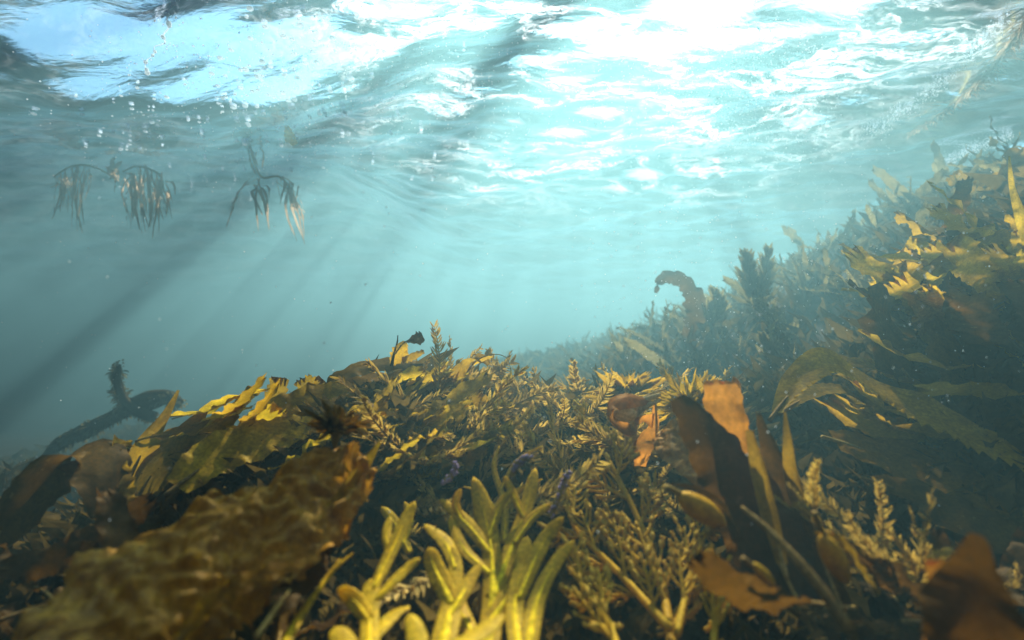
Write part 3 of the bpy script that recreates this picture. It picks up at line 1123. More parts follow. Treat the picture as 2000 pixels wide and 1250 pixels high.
# arching toothed blades on the right
hero_blade('kelp_frond', 'arching brown kelp blade with a toothed edge at the right', 'gold',
           [(1515, 805, .86), (1560, 745, .9), (1625, 712, .92), (1720, 770, .9), (1850, 830, .84), (2040, 915, .78)], [14, 54, 84, 92, 96, 90, 80],
           side=(.05, .75, .62), cup=.15, serr_side=-1, serr=.55, sfreq=28, ruffle=.06, freq=3, n=110, m=13, seed=41)
hero_blade('kelp_frond', 'olive inner fold of the arching toothed blade', 'olive',
           [(1535, 800, .9), (1590, 765, .94), (1650, 762, .97), (1720, 810, .98)], [10, 28, 40, 14], side=(.1, .8, .5), serr=.2, sfreq=14, seed=42)
hero_blade('kelp_frond', 'brown kelp blade lying behind the arching toothed blade', 'kelp',
           [(1610, 700, 1.0), (1700, 712, 1.02), (1800, 750, 1.0), (1900, 800, .96), (2030, 880, .9)], [16, 50, 70, 76, 70], side=(.05, .8, .55), ruffle=.1, serr=.15, sfreq=20, seed=43)
hero_blade('kelp_frond', 'wide wrinkled dark kelp sheet under the toothed blade', 'kelp',
           [(1630, 860, .84), (1730, 890, .84), (1860, 930, .8), (2040, 985, .76)], [60, 130, 170, 190], side=(-.1, .75, .6), ruffle=.06, freq=4, dimple=.003, dscale=60, n=90, m=36, seed=44)
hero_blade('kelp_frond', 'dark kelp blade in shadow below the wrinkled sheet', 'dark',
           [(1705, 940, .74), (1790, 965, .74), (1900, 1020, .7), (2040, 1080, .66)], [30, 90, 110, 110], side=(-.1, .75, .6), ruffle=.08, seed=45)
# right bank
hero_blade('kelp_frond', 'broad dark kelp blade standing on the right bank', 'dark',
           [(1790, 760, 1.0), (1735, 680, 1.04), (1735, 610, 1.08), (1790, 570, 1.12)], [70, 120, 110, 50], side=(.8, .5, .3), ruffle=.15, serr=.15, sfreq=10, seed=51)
hero_blade('kelp_frond', 'wide brown kelp blade with a folded top on the right bank', 'kelp',
           [(1880, 780, .95), (1860, 700, .98), (1870, 640, 1.02), (1900, 610, 1.05)], [80, 130, 120, 60], side=(.9, .4, .1), ruffle=.12, serr=.15, sfreq=8, seed=52)
hero_blade('kelp_frond', 'gold edged kelp blade arching over a dark hollow on the right bank', 'gold',
           [(1795, 575, 1.15), (1815, 525, 1.16), (1860, 502, 1.16), (1930, 505, 1.12), (1990, 530, 1.08)], [14, 26, 34, 36, 30], side=(.2, .8, .4), ruffle=.12, serr=.2, sfreq=18, seed=53)
hero_blade('kelp_frond', 'long golden kelp strap falling to the right edge', 'gold',
           [(1870, 510, 1.1), (1885, 570, 1.06), (1930, 625, 1.0), (2030, 690, .95)], [14, 40, 44, 40], side=(.5, .6, .5), ruffle=.12, serr=.12, seed=54)
hero_blade('kelp_frond', 'golden kelp blade with shaded hollow at the right edge', 'gold',
           [(1900, 650, 1.0), (1950, 670, .97), (2040, 735, .93)], [20, 50, 60], side=(.3, .7, .6), ruffle=.12, seed=55)
hero_blade('kelp_frond', 'bright golden kelp blade folded near the upper right edge', 'gold',
           [(1900, 505, 1.1), (1930, 475, 1.1), (1970, 462, 1.08), (2040, 470, 1.05)], [10, 36, 50, 46], side=(.2, .6, .7), ruffle=.2, serr=.15, seed=56)
hero_blade('kelp_frond', 'slender golden kelp blade rising along the right edge', 'gold',
           [(2020, 470, 1.0), (1995, 410, 1.0), (1980, 360, 1.0), (1972, 305, 1.02)], [50, 34, 18, 5], side=(1, .3, 0), cup=.3, seed=57)
hero_blade('kelp_frond', 'broad grey kelp blade with a cut end at the top of the right bank', 'kelp',
           [(2060, 300, 1.6), (1985, 340, 1.65), (1920, 360, 1.7), (1852, 345, 1.75)], [70, 60, 40, 46, 44], side=(.1, .5, .9), ruffle=.12, serr=.2, sfreq=6, torn=.06, seed=58)
hero_blade('kelp_frond', 'grey kelp blade arching at the top right edge', 'kelp',
           [(1930, 360, 1.65), (1965, 335, 1.6), (1985, 310, 1.55), (2050, 320, 1.5)], [16, 40, 50, 60], side=(.2, .6, .8), ruffle=.2, serr=.2, seed=59)
hero_blade('kelp_frond', 'small dark kelp flag poking out left of the right bank', 'kelp', [(1775, 600, 1.08), (1750, 598, 1.1), (1722, 592, 1.12)], [8, 18, 12], side=(0, .4, 1), seed=60)

# curled orange blade with pale forked stem
t = thing('curled_kelp', 'curled orange kelp blade with pale forked stem at the middle', 'kelp', P(1228, 880, .86))
mb = MB()
mb.tube(PP([(1228, 890), (1232, 850), (1238, 810), (1255, 785), (1290, 770)], .86), [.009, .010, .009, .006, .003], k=8, n=22)
mb.tube(PP([(1238, 812), (1258, 795), (1290, 782)], .855), [.006, .005, .002], k=7)
mb.tube(PP([(1236, 815), (1245, 790), (1275, 768), (1300, 760)], .87), [.006, .005, .003, .0015], k=7)
mb.build('stem', M['pale'], t, base=t.location)
mb = MB()
mb.blade(PP([(1270, 782, .86), (1225, 778, .83), (1190, 790, .82), (1190, 815, .82), (1215, 838, .83), (1240, 838, .86)]), [.01, .028, .036, .036, .03, .01],
         Vector((.3, .8, .5)), n=30, m=9, cup=.4, ruffle=.05, seed=2)
mb.build('curled_blade', M['amber'], t, base=t.location)
mb = MB()
mb.ball(P(1221, 809, .83), .013, Vector((1, 0, -.1)), 1.5, k=12, h=8)
mb.build('bulb', M['pale'], t, base=t.location)
t = thing('kelp_frond', 'small orange bowtie shaped kelp blade hanging right of the curled one', 'kelp', P(1278, 800, .86))
mb = MB()
mb.blade(PP([(1278, 790), (1276, 830), (1255, 866), (1248, 910)], .86), [.006, .02, .04, .022], Vector((1, .3, 0)), n=18, m=7, cup=.3, ruffle=.1, seed=4)
mb.blade(PP([(1240, 825), (1258, 818), (1276, 822)], .85), [.012, .010, .026], Vector((.1, .2, 1)), n=12, m=7, cup=.2, ruffle=.1, seed=5)
mb.build('blade', M['amber'], t, base=t.location)
mb = MB()
mb.tube(PP([(1280, 780), (1282, 830), (1278, 880)], .865), [.002, .002, .001])
mb.build('stipe', M['stem'], t, base=t.location)


def tuft(label, px, py, d, r, n, mat, seed, up=(0, 0, 1), w=.42):
    rr = random.Random(seed)
    c = P(px, py, d)
    t = thing('weed_tuft', label, 'seaweed', c)
    mb, st = MB(), MB()
    for _ in range(n):
        dd = (Vector((rr.gauss(0, 1), rr.gauss(0, .7), rr.gauss(0, .6))).normalized() + Vector(up) * rr.uniform(.3, 1.1)).normalized()
        l = r * rr.uniform(.6, 1.05)
        ww = r * w * rr.uniform(.25, .5)
        bend = Vector((rr.gauss(0, .25), rr.gauss(0, .2), rr.uniform(-.35, .1))) * l
        mb.blade([c + dd * l * .15, c + dd * l * .6 + bend * .2, c + dd * l + bend], [ww * .4, ww, ww * 1.1, ww * .4], dd.cross(Vector((rr.uniform(-1, 1), 1, .2))), n=6, m=5, cup=.4, ruffle=.2, torn=.2, seed=rr.randint(0, 999))
        if rr.random() < .4:
            st.tube([c - Vector((0, 0, .02)), c + dd * l * .3, c + dd * l * .7], [.002, .0016, .0008], k=5)
    mb.build('leaves', M[mat], t, base=c)
    st.build('stems', M['stem'], t, base=c)


tuft('spiky dark brown weed tuft with pale tips on the crest right of centre', 1228, 785, 1.15, .085, 120, 'kelp', 1)
tuft('small dark spike of weed left of the curled orange blade', 1192, 785, 1.12, .05, 10, 'dark', 2, up=(-.3, 0, 1.4))
tuft('matted brown weed clump behind the amber upright blade', 1345, 800, .95, .085, 130, 'kelp', 3, w=.2)
tuft('low dark weed tuft at the left end of the crest gap', 850, 790, 1.2, .08, 60, 'dark', 4)
tuft('reddish brown ragged weed tuft on the tip of the dimpled blade', 655, 840, .58, .035, 70, 'dark', 5)
tuft('thin grey weed tuft on the crest left of the spiky tuft', 1130, 790, 1.35, .09, 90, 'feather', 6, w=.12)

# weeds standing out on the hazy hillside
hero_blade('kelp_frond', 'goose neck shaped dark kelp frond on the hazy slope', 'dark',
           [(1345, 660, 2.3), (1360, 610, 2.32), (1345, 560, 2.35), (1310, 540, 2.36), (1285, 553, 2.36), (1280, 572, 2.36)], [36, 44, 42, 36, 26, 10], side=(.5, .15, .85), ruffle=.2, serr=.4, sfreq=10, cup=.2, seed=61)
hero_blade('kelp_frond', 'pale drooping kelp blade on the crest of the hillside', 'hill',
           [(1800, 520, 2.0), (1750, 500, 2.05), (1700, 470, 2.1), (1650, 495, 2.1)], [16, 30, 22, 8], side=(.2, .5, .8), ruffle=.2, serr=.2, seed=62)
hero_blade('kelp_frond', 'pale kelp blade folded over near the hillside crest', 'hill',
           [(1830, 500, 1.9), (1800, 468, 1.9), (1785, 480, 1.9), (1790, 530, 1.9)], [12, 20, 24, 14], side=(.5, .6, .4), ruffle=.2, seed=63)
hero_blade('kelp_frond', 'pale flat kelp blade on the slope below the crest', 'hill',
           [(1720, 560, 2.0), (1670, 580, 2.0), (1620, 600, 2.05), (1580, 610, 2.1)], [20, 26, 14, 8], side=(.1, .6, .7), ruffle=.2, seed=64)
t = thing('weed_stick', 'bare forked weed stalk on the hillside skyline', 'seaweed', P(1720, 460, 2.5))
mb = MB()
mb.tube(PP([(1720, 462), (1703, 440), (1688, 426), (1683, 420)], 2.5), [.014, .01, .006, .003], k=6)
mb.tube(PP([(1700, 437), (1697, 425)], 2.5), [.006, .003], k=5)
mb.build('stem', M['dark'], t, base=t.location)


def tall_weed(label, path, d, leaf, n, mat, seed, wid=.3):
    rr = random.Random(seed)
    w3 = PP(path, d)
    t = thing('tall_weed', label, 'seaweed', w3[0])
    mb, st = MB(), MB()
    st.tube(w3, [.010, .008, .004], k=6)
    c = catmull(w3, n)
    for i in range(n):
        u = i / (n - 1)
        for _ in range(6):
            tdir = (c[min(i + 1, n - 1)] - c[max(i - 1, 0)]).normalized()
            dd = (Vector((rr.gauss(0, 1), rr.gauss(0, .6), rr.gauss(0, .3))).normalized() * rr.uniform(.3, 1.3) + tdir).normalized()
            l = leaf * rr.uniform(.35, 1.5) * (1 - .75 * u)
            ww = leaf * wid * rr.uniform(.4, .8)
            mb.blade([c[i], c[i] + dd * l * .5, c[i] + dd * l + tdir * l * .3], [ww * .4, ww, ww * .2], dd.cross(Vector((rr.uniform(-1, 1), 1, 0))), n=5, m=3, cup=.3)
    st.build('stem', M['stem'], t, base=w3[0])
    mb.build('leaves', M[mat], t, base=w3[0])


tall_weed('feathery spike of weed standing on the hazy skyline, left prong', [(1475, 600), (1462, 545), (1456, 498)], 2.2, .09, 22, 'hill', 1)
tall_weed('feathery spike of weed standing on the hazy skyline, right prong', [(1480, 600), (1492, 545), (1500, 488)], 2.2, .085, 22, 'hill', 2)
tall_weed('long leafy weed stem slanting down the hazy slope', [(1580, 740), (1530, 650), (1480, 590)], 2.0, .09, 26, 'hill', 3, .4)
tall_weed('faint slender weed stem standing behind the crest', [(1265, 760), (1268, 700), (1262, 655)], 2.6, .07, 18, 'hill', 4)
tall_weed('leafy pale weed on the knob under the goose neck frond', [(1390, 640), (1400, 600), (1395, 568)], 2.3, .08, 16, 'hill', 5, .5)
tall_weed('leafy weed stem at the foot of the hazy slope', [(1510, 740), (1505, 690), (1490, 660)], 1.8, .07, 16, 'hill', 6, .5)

# kelp arm in the blue at left
t = thing('shaggy_kelp', 'shaggy kelp stalk with an upright finger in the blue at left', 'kelp', P(60, 900, 2.7))
mb = MB()
foot = P(110, 872, 2.7) + Vector((-.28, .12, 0))
foot.z = H(foot.x, foot.y) - .03
mb.tube([foot] + PP([(110, 872), (150, 850), (200, 825), (270, 790), (330, 775), (352, 790)], 2.7), [.03, .022, .030, .042, .034, .055, .022], k=9, n=40)
mb.tube(PP([(300, 815), (255, 795), (235, 765), (229, 735), (233, 712)], 2.65), [.03, .028, .022, .02, .010], k=8, n=26)
mb.build('stalk', M['dark'], t, base=t.location)
mb = MB()
rr = random.Random(5)
for path, rad in (([(110, 872), (150, 850), (200, 825), (270, 790), (330, 775), (352, 790)], .036), ([(300, 815), (255, 795), (235, 765), (229, 735), (233, 710)], .024)):
    c = catmull(PP(path, 2.68), 60)
    for q in c:
        for _ in range(9):
            dd = Vector((rr.gauss(-.5, 1), rr.gauss(0, 1), rr.gauss(-.3, 1))).normalized()
            l = rr.uniform(.012, .032) * (.4 + 1.2 * abs(mnoise.noise(q * 14)) * 2)
            b = q + dd * rad * .75
            mb.blade([b, b + dd * l * .5, b + dd * l + Vector((0, 0, -.01))], [.005, .012, .003], dd.orthogonal(), n=4, m=3, cup=.2)
mb.build('shaggy_leaves', M['hill'], t, base=t.location)


# ---- yellow wrack in front
def wrack(label, d, branches, side=(1, .15, 0), seed=0):
    """branches: (pixel path, width px list); flattened forking straps with raised midribs"""
    rr = random.Random(seed)
    base = P(*branches[0][0][0][:2], d)
    t = thing('bladder_wrack', label, 'seaweed', base, 'yellow wrack fronds in front')
    mb, rb = MB(), MB()
    for k, (path, ws) in enumerate(branches):
        dd = rr.uniform(-.012, .012) if k else 0
        pts = [P(p[0], p[1], d + max(-.02, (1270 - p[1]) * .00055) + dd * i / (len(path) - 1)) for i, p in enumerate(path)]
        wm = [w * 0.78 * (d + .06) / 1000 for w in ws]
        s = (Vector(side) + Vector((0, rr.uniform(-.3, .3), rr.uniform(-.1, .1)))).normalized()
        mb.flat(pts, wm, .0009, s, n=30, k=12, rib=.5)
        rb.flat([pts[i] - FW * .0012 for i in range(len(pts))], [wm[0] * .46, wm[0] * .40, wm[-1] * .24, .0012, .0004], .0019, s, n=24, k=8)
    mb.build('frond', M['wrack'], t, base=base)
    rb.build('midrib', M['rib'], t, base=base)
    return t


wrack('tallest yellow wrack frond rising in the bottom middle', .44, [
    ([(945, 1300), (962, 1180), (958, 1060), (940, 980), (925, 932)], [60, 56, 50, 60, 48]),
    ([(962, 1170), (995, 1080), (1025, 1000), (1046, 915)], [40, 44, 40, 40]),
    ([(958, 1080), (910, 1020), (860, 975)], [30, 44, 26]),
    ([(955, 1050), (975, 990), (1000, 955)], [24, 34, 16]),
    ([(958, 1120), (905, 1070), (880, 1010)], [30, 40, 30]),
    ([(948, 1230), (1010, 1140), (1040, 1100)], [40, 48, 34]),
    ([(930, 1250), (900, 1190), (895, 1150)], [36, 44, 34]),
    ([(1022, 1010), (1000, 960), (985, 930)], [20, 26, 20]),
    ([(1005, 1060), (1040, 1010), (1075, 985)], [20, 28, 22]),
    ([(905, 1020), (890, 985), (900, 955)], [18, 26, 20])], seed=1)
wrack('yellow wrack frond leaning left of the tallest one', .42, [
    ([(855, 1300), (880, 1190), (890, 1110), (885, 1065)], [60, 60, 44, 30]),
    ([(882, 1180), (850, 1110), (838, 1070)], [40, 52, 40]),
    ([(889, 1110), (870, 1060), (830, 1025)], [26, 46, 30]),
    ([(880, 1200), (920, 1130), (940, 1100)], [30, 40, 20])], seed=2)
wrack('yellow wrack frond with a cut square top at the bottom left of the group', .40, [
    ([(722, 1300), (722, 1210), (724, 1135), (724, 1132)], [46, 44, 44, 44]),
    ([(730, 1150), (765, 1075), (795, 1010), (810, 980)], [26, 36, 40, 34]),
    ([(720, 1210), (690, 1170), (660, 1150)], [30, 44, 30]),
    ([(735, 1170), (790, 1115), (820, 1090)], [24, 34, 24]),
    ([(700, 1300), (670, 1250), (655, 1225)], [40, 56, 44]),
    ([(760, 1085), (755, 1040), (762, 1010)], [20, 28, 22]),
    ([(725, 1250), (770, 1200), (800, 1185)], [30, 40, 30])], seed=3)
wrack('yellow wrack frond with bright rounded tips right of the tallest one', .43, [
    ([(1020, 1300), (1005, 1190), (1018, 1110), (1030, 1048)], [50, 46, 44, 44]),
    ([(1030, 1270), (1050, 1170), (1085, 1100), (1122, 1055)], [44, 44, 36, 32]),
    ([(1012, 1170), (1060, 1060), (1100, 1010)], [30, 44, 30]),
    ([(1040, 1290), (1030, 1255), (1030, 1235)], [22, 26, 24])], seed=4)
wrack('short yellow wrack frond low between its neighbours', .38, [
    ([(800, 1310), (815, 1250), (800, 1200)], [40, 50, 34]),
    ([(806, 1300), (870, 1270), (940, 1235), (985, 1200)], [40, 44, 50, 36])], seed=5)
wrack('slim forked yellow weed strand left of the wrack', .40, [
    ([(545, 1290), (570, 1230), (620, 1155), (665, 1090)], [30, 26, 16, 10]),
    ([(620, 1155), (655, 1110), (690, 1080)], [12, 14, 9])], seed=6)
wrack('small dull wrack frond behind the yellow ones', .50, [
    ([(800, 1080), (770, 1020), (745, 990)], [20, 34, 26]),
    ([(790, 1060), (800, 1010), (790, 980)], [16, 26, 16])], seed=7)
wrack('dull wrack frond peeking out behind the tallest one', .52, [
    ([(985, 1060), (985, 985), (965, 915), (975, 870)], [24, 22, 18, 12]),
    ([(980, 1000), (1010, 960), (1060, 935)], [12, 18, 10]),
    ([(975, 960), (1010, 900), (1060, 870)], [10, 14, 6]),
    ([(978, 1000), (930, 960), (905, 950)], [12, 16, 8])], seed=8)


# ---- knobbly branching weed, lower right of centre
def branching(label, main, d, seed, dense=1.0, rad=5.0, lat=95):
    rr = random.Random(seed)
    base = P(*main[0], d)
    t = thing('branching_weed', label, 'seaweed', base, 'knobbly branching weeds in front')
    st, br, tp = MB(), MB(), MB()

    def knob(p, dirv, r):
        tp.ball(p + dirv * r * 1.2, r, dirv, 1.9, k=6, h=5)
        for _ in range(4):
            dd = (dirv + Vector((rr.gauss(0, .7), rr.gauss(0, .5), rr.gauss(0, .7)))).normalized()
            tp.ball(p + dirv * r * 2.4 + dd * r * .7, r * .55, dd, 1.5, k=5, h=4)

    def grow(path3, r0, level, L):
        n = max(8, int(len(path3) * 6))
        c = catmull(path3, n)
        (br if level else st).tube(path3, [r0, r0 * .85, r0 * .55], k=6, n=n)
        sgn = 1
        step = 2 if level else 3
        for i in range(2 if level else 3, n, step):
            tdir = (c[i] - c[i - 1]).normalized()
            sgn = -sgn
            lateral = tdir.cross(FW).normalized() * sgn
            dd = (lateral * rr.uniform(.6, .9) + tdir * rr.uniform(.7, 1.0) + FW * rr.uniform(-.1, .35)).normalized()
            l = L * rr.uniform(.6, 1.1) * (1.1 - .55 * i / n)
            if level == 0:
                q = [c[i], c[i] + dd * l * .5 + tdir * l * .06, c[i] + dd * l * .95 + tdir * l * .2]
                grow(q, r0 * .62, 1, L * .36)
            elif level == 1:
                q = [c[i], c[i] + dd * l * .6, c[i] + dd * l + tdir * l * .25]
                br.tube(q, [r0 * .6, r0 * .6, r0 * .4], k=5, n=5)
                knob(q[-1], (q[-1] - q[-2]).normalized(), r0 * rr.uniform(.9, 1.35))
        knob(c[-1], (c[-1] - c[-2]).normalized(), r0 * .8)

    main3 = [P(p[0], p[1], d + max(-.02, (1270 - p[1]) * .0007)) for p in main]
    grow(main3, rad * d / 1000, 0, lat * d / 1000)
    st.build('stem', M['branch'], t, base=base)
    nf = len(br.f)
    br.add(tp.v, tp.f)
    o = br.build('branches', M['branch'], t, base=base)
    o.data.materials.append(M['tip'])
    for q in o.data.polygons[nf:]:
        q.material_index = 1


branching('ochre branching weed with a tall straight stem lower right of centre', [(1318, 1300), (1290, 1130), (1240, 1000), (1190, 900)], .47, 1, rad=11, lat=190)
branching('ochre branching weed spreading left beside the wrack', [(1310, 1230), (1210, 1120), (1130, 1040), (1110, 1000)], .45, 2, rad=9, lat=150)
branching('ochre branching weed reaching up right beside the dark blades', [(1322, 1240), (1350, 1120), (1375, 1050), (1385, 1030)], .45, 3, rad=8, lat=130)
branching('low ochre branching weed at the bottom right of the middle', [(1390, 1300), (1400, 1200), (1420, 1150)], .43, 4, rad=8, lat=130)
branching('low ochre branching weed at the bottom between wrack and tall stem', [(1220, 1300), (1180, 1200), (1120, 1120)], .42, 5, rad=8, lat=130)
branching('slender ochre weed stem leaning over the mat toward the curled blade', [(1260, 1010), (1200, 900), (1160, 840), (1125, 800)], .66, 6, rad=6, lat=60)
branching('knobbly ochre weed behind the tall straight stem', [(1250, 1090), (1280, 1000), (1270, 940)], .58, 7, rad=5, lat=70)

# purple coralline threads in the mat
for k, (a, b, c) in enumerate([((1075, 1010), (1095, 960), (1110, 920)), ((1000, 930), (1010, 905), (1035, 890)), ((870, 940), (885, 925), (890, 905))]):
    t = thing('coralline_weed', ['purple crusted weed stem in the mat right of the wrack', 'purple crusted weed stem in the middle of the mat',
                                 'purple crusted weed stem at the left of the mat'][k], 'seaweed', P(*a, .62), 'purple crusted stems')
    mb = MB()
    mb.tube(PP([a, b, c], .62), [.004, .0035, .002], k=7, n=20)
    mb.build('stem', M['stem'], t, base=t.location)
    mb = MB()
    cc = catmull(PP([a, b, c], .62), 26)
    for q in cc:
        for _ in range(2):
            dd = Vector((random.gauss(0, 1), random.gauss(0, 1), random.gauss(0, 1))).normalized()
            mb.ball(q + dd * .003, U(.0012, .0028), dd, 1.2, k=5, h=4)
    mb.build('crust', M['purple'], t, base=t.location)


def surf_hit(px, py, drop):
    r = P(px, py, 1.0)
    s = SURF / max(.05, r.z)
    for _ in range(24):
        q = r * s
        s = .6 * s + .4 * (W(q.x, q.y) - drop) / r.z
    return r * s


# ------------------------------------------------------------------ drift weed under the surface at left
def drift(label, top, strands, d, seed, mat='floatweed'):
    rr = random.Random(seed)
    w3 = PP(top, d)
    t = thing('drift_weed', label, 'seaweed', w3[0], 'drift weeds hanging under the surface')
    mb, st = MB(), MB()
    st.tube(w3, [.004, .006, .004], k=7, n=24)
    for (a, b, w, nn) in strands:
        for k in range(nn * 2):
            p0 = P(a[0] + rr.uniform(-14, 14), a[1] + rr.uniform(-14, 14), d)
            p2 = P(b[0] + rr.uniform(-14, 14), b[1] + rr.uniform(-60, 16), d + rr.uniform(-.15, .15))
            pm = (p0 + p2) / 2 + Vector((rr.uniform(-.03, .03), rr.uniform(-.03, .03), rr.uniform(0, .05)))
            ww = w * d / 1000 * rr.uniform(.15, .55)
            mb.blade([p0, pm, p2], [ww * .5, ww, ww * .8, ww * .2], Vector((1, rr.uniform(-1, 1), 0)), n=16, m=5, ruffle=.35, freq=4, serr=.4, sfreq=14, twist=rr.uniform(-1, 1), seed=seed * 50 + k)
    st.build('stem', M['stem'], t, base=w3[0])
    mb.build('strands', M[mat], t, base=w3[0])


drift('pale drift weed hanging like legs below the orange scrap', [(490, 300), (510, 345), (545, 345), (570, 370)],
      [((495, 350), (455, 440), 14, 2), ((505, 360), (512, 450), 12, 3), ((550, 350), (560, 440), 10, 4), ((570, 365), (585, 465), 10, 5), ((500, 330), (495, 305), 14, 2)], 2.6, 1)
drift('dim brown drift weed hanging at far left under the bubbles', [(105, 345), (140, 325), (180, 325), (230, 350)],
      [((115, 345), (110, 420), 12, 5), ((140, 335), (140, 430), 12, 6), ((165, 335), (150, 440), 10, 4), ((220, 345), (225, 370), 16, 4)], 2.9, 2)
drift('dim brown drift weed with long curtain strands under the bubbles', [(240, 335), (270, 325), (310, 340), (320, 370)],
      [((255, 340), (260, 440), 12, 6), ((280, 335), (285, 455), 12, 7), ((305, 345), (300, 450), 10, 6), ((318, 365), (330, 430), 12, 4)], 2.8, 3)
t = thing('drift_weed', 'long ragged raft of brown drift weed under the surface at upper right', 'seaweed', surf_hit(1780, 258, .03), 'drift weeds hanging under the surface')
mb, st = MB(), MB()
cc = catmull([surf_hit(a, b, .03) for a, b in [(1775, 262), (1830, 228), (1890, 180), (1940, 130), (1985, 70), (2020, 10)]], 60)
st.tube(cc[::6], [.003, .006, .006], k=6, n=60)
rr = random.Random(77)
for i, q in enumerate(cc):
    for _ in range(9):
        dd = Vector((rr.gauss(0, .8), rr.gauss(0, .8), rr.gauss(-.3, .25))).normalized()
        l = rr.uniform(.02, .07) * (.5 + i / 60)
        mb.blade([q, q + dd * l * .5, q + dd * l + Vector((0, 0, -.01))], [.004, .008, .002], dd.orthogonal(), n=6, m=3, cup=.3, ruffle=.3)
st.build('stem', M['stem'], t, base=t.location)
mb.build('strands', M['floatweed'], t, base=t.location)
# scraps
t = thing('weed_scrap', 'bright orange weed scrap floating under the surface', 'seaweed', P(566, 265, 2.0))
mb = MB()
mb.blade(PP([(560, 246), (564, 258), (568, 272), (576, 283)], 1.9), [.012, .035, .05, .02], Vector((1, .15, .2)), n=14, m=7, ruffle=.4, serr=.4, sfreq=4, seed=3)
mb.build('leaf', M['scrap'], t, base=t.location)
mb = MB()
mb.tube(PP([(560, 247), (562, 255)], 2.0), [.004, .003], k=5)
mb.build('stalk', M['scrap'], t, base=t.location)

# ------------------------------------------------------------------ bubbles
bm = MB()
bm.ball(Vector((0, 0, 0)), 1.0, Vector((0, 0, 1)), .75, k=8, h=6)
bub = None


def put_bubble(p, r, lab, grp):
    global bub
    if bub is None:
        bub = bm.build('air_bubble', M['bubble'])
        o = bub
    else:
        o = bub.copy()
        COL.objects.link(o)
    o.location = p
    o.scale = (r, r * U(.8, 1.4), r * U(.6, .9))
    tag(o, lab, 'bubble', grp)


B1 = ('tiny white air bubble clinging under the dark surface at upper left', 'bubbles at upper left')
B2 = ('white air bubble in the foam streaks under the bright surface', 'bubbles in the foam')
for i in range(120):
    c = random.choice([(250, 300, 60, 45), (250, 300, 60, 45), (330, 360, 80, 25), (200, 200, 130, 50), (430, 160, 60, 60), (450, 350, 90, 40)])
    px, py = random.gauss(c[0], c[2]), random.gauss(c[1], c[3])
    if 20 < py < 480 and px > 10:
        put_bubble(surf_hit(px, py, U(.002, .012)), U(.0035, .010), *B1)
for i in range(130):
    px, py = random.gauss(560, 150), random.gauss(170, 90)
    if 10 < py < 420 and px > 380:
        put_bubble(surf_hit(px, py, U(.002, .012)), U(.004, .012), *B2)
# string of bubbles under the sky patch
t = thing('bubble_string', 'crooked string of bubbles trailing down the blue sky patch', 'bubbles', P(335, 5, 1.5))
mb = MB()
c = catmull([surf_hit(a, b, .03) for a, b in [(342, 0), (326, 28), (330, 52), (318, 70), (322, 84), (300, 92), (302, 104), (284, 122), (288, 142)]], 60)
mb.tube(c[::3], [.0022, .0012, .0022, .001, .0016], k=6, n=60)
mb.build('trail', M['bubble'], t, base=t.location)
for q in [c[k] for k in (2, 5, 12, 19, 21, 30, 34, 43, 46, 52, 57, 59)]:
    mb = MB()
    mb.ball(q, U(.002, .008), None, 1, k=8, h=6)
    mb.build('bead', M['bubble'], t, base=t.location)

# fine bubbles and drifting specks (nobody could count them)
mb = MB()
OCT = [(1, 0, 0), (-1, 0, 0), (0, 1, 0), (0, -1, 0), (0, 0, 1), (0, 0, -1)]
OF = [(0, 2, 4), (2, 1, 4), (1, 3, 4), (3, 0, 4), (2, 0, 5), (1, 2, 5), (3, 1, 5), (0, 3, 5)]
for i in range(5200):
    k = random.random()
    if k < .45:
        px, py = random.gauss(1480, 110), random.gauss(190, 90)
    elif k < .75:
        px, py = random.gauss(900, 260), random.gauss(180, 120)
    else:
        px, py = random.gauss(520, 220), random.gauss(240, 120)
    if py < -40 or py > 500:
        continue
    if i % 5 == 0:
        q = U(0, 1)
        px, py = (1690 + 290 * q + random.gauss(0, 8), 262 - 235 * q ** 1.3 + random.gauss(0, 7)) if i % 10 else (1830 + 150 * q, 325 - 60 * q + random.gauss(0, 5))
    p = surf_hit(px, py, (.012 if i % 5 == 0 else abs(random.gauss(0, .10)) + .012))
    r = U(.0012, .0032)
    mb.add([p + Vector(o) * r for o in OCT], OF)
tag(mb.build('fine_bubbles', M['bubble']), 'cloud of fine white bubbles under the foam', 'bubbles', kind='stuff')
mb = MB()
for i in range(1600):
    d = U(.5, 2.6)
    px, py = (U(0, 2000), U(300, 1100)) if i % 2 else (U(1150, 1950), U(400, 800))
    p = P(px, py, d)
    if p.z < H(p.x, p.y) + .02:
        continue
    r = U(.0005, .0015) * (0.5 + d * .6)
    mb.add([p + Vector(o) * r for o in OCT], OF)
tag(mb.build('drifting_specks', M['speck']), 'fine pale specks drifting in the water', 'specks', kind='stuff')

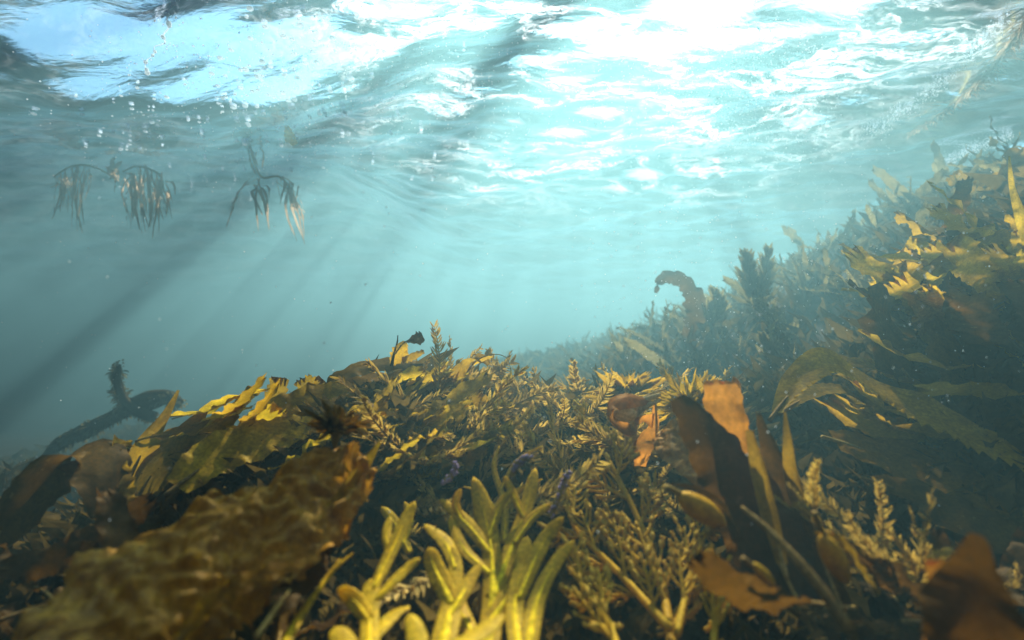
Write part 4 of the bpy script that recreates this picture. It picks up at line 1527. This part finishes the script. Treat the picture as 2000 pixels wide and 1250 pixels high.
# ------------------------------------------------------------------ short turf over all the rock
def turf():
    N = 95000
    near = RNG.random(N) < .6
    x = np.where(near, RNG.uniform(-1.0, 1.5, N), RNG.uniform(-4, 4.5, N))
    y = np.where(near, RNG.uniform(.25, 1.7, N), RNG.uniform(1.2, 6.5, N))
    z = heights(x, y)
    L = np.where(near, RNG.uniform(.015, .055, N), RNG.uniform(.04, .11, N)) * (0.6 + 0.8 * RNG.random(N))
    w = L * RNG.uniform(.08, .2, N)
    az = RNG.uniform(0, 2 * np.pi, N)
    ln = RNG.uniform(.1, 1.1, N)
    D = np.stack([np.cos(az) * ln, np.sin(az) * ln, np.ones(N)], 1)
    D /= np.linalg.norm(D, axis=1)[:, None]
    sa = RNG.uniform(0, 2 * np.pi, N)
    S = np.cross(D, np.stack([np.cos(sa), np.sin(sa), np.zeros(N)], 1))
    S /= np.linalg.norm(S, axis=1)[:, None]
    B = np.stack([x, y, z - .004], 1)
    droop = np.stack([np.cos(az), np.sin(az), -0.3 * np.ones(N)], 1)
    v0 = B - S * (w * .3)[:, None]
    v1 = B + S * (w * .3)[:, None]
    mid = B + D * (L * .55)[:, None]
    v2 = mid + S * w[:, None]
    v3 = mid - S * w[:, None]
    tip = B + D * L[:, None] + droop * (L * .25)[:, None]
    V = np.stack([v0, v1, v2, v3, tip], 1).reshape(-1, 3).astype(np.float32)
    b = np.arange(N)[:, None] * 5
    q = (b + np.array([[0, 1, 2, 3]]))
    tr = (b + np.array([[3, 2, 4]]))
    me = bpy.data.meshes.new('weed_turf')
    me.vertices.add(len(V))
    me.vertices.foreach_set('co', V.ravel())
    idx = np.concatenate([q, tr], 1).ravel().astype(np.int32)
    me.loops.add(len(idx))
    me.loops.foreach_set('vertex_index', idx)
    me.polygons.add(2 * N)
    st = np.stack([np.arange(N) * 7, np.arange(N) * 7 + 4], 1).ravel().astype(np.int32)
    me.polygons.foreach_set('loop_start', st)
    me.update(calc_edges=True)
    me.materials.append(M['turf'])
    o = bpy.data.objects.new('weed_turf', me)
    COL.objects.link(o)
    tag(o, 'short dark brown weed turf covering the reef', 'seaweed', kind='stuff')


turf()
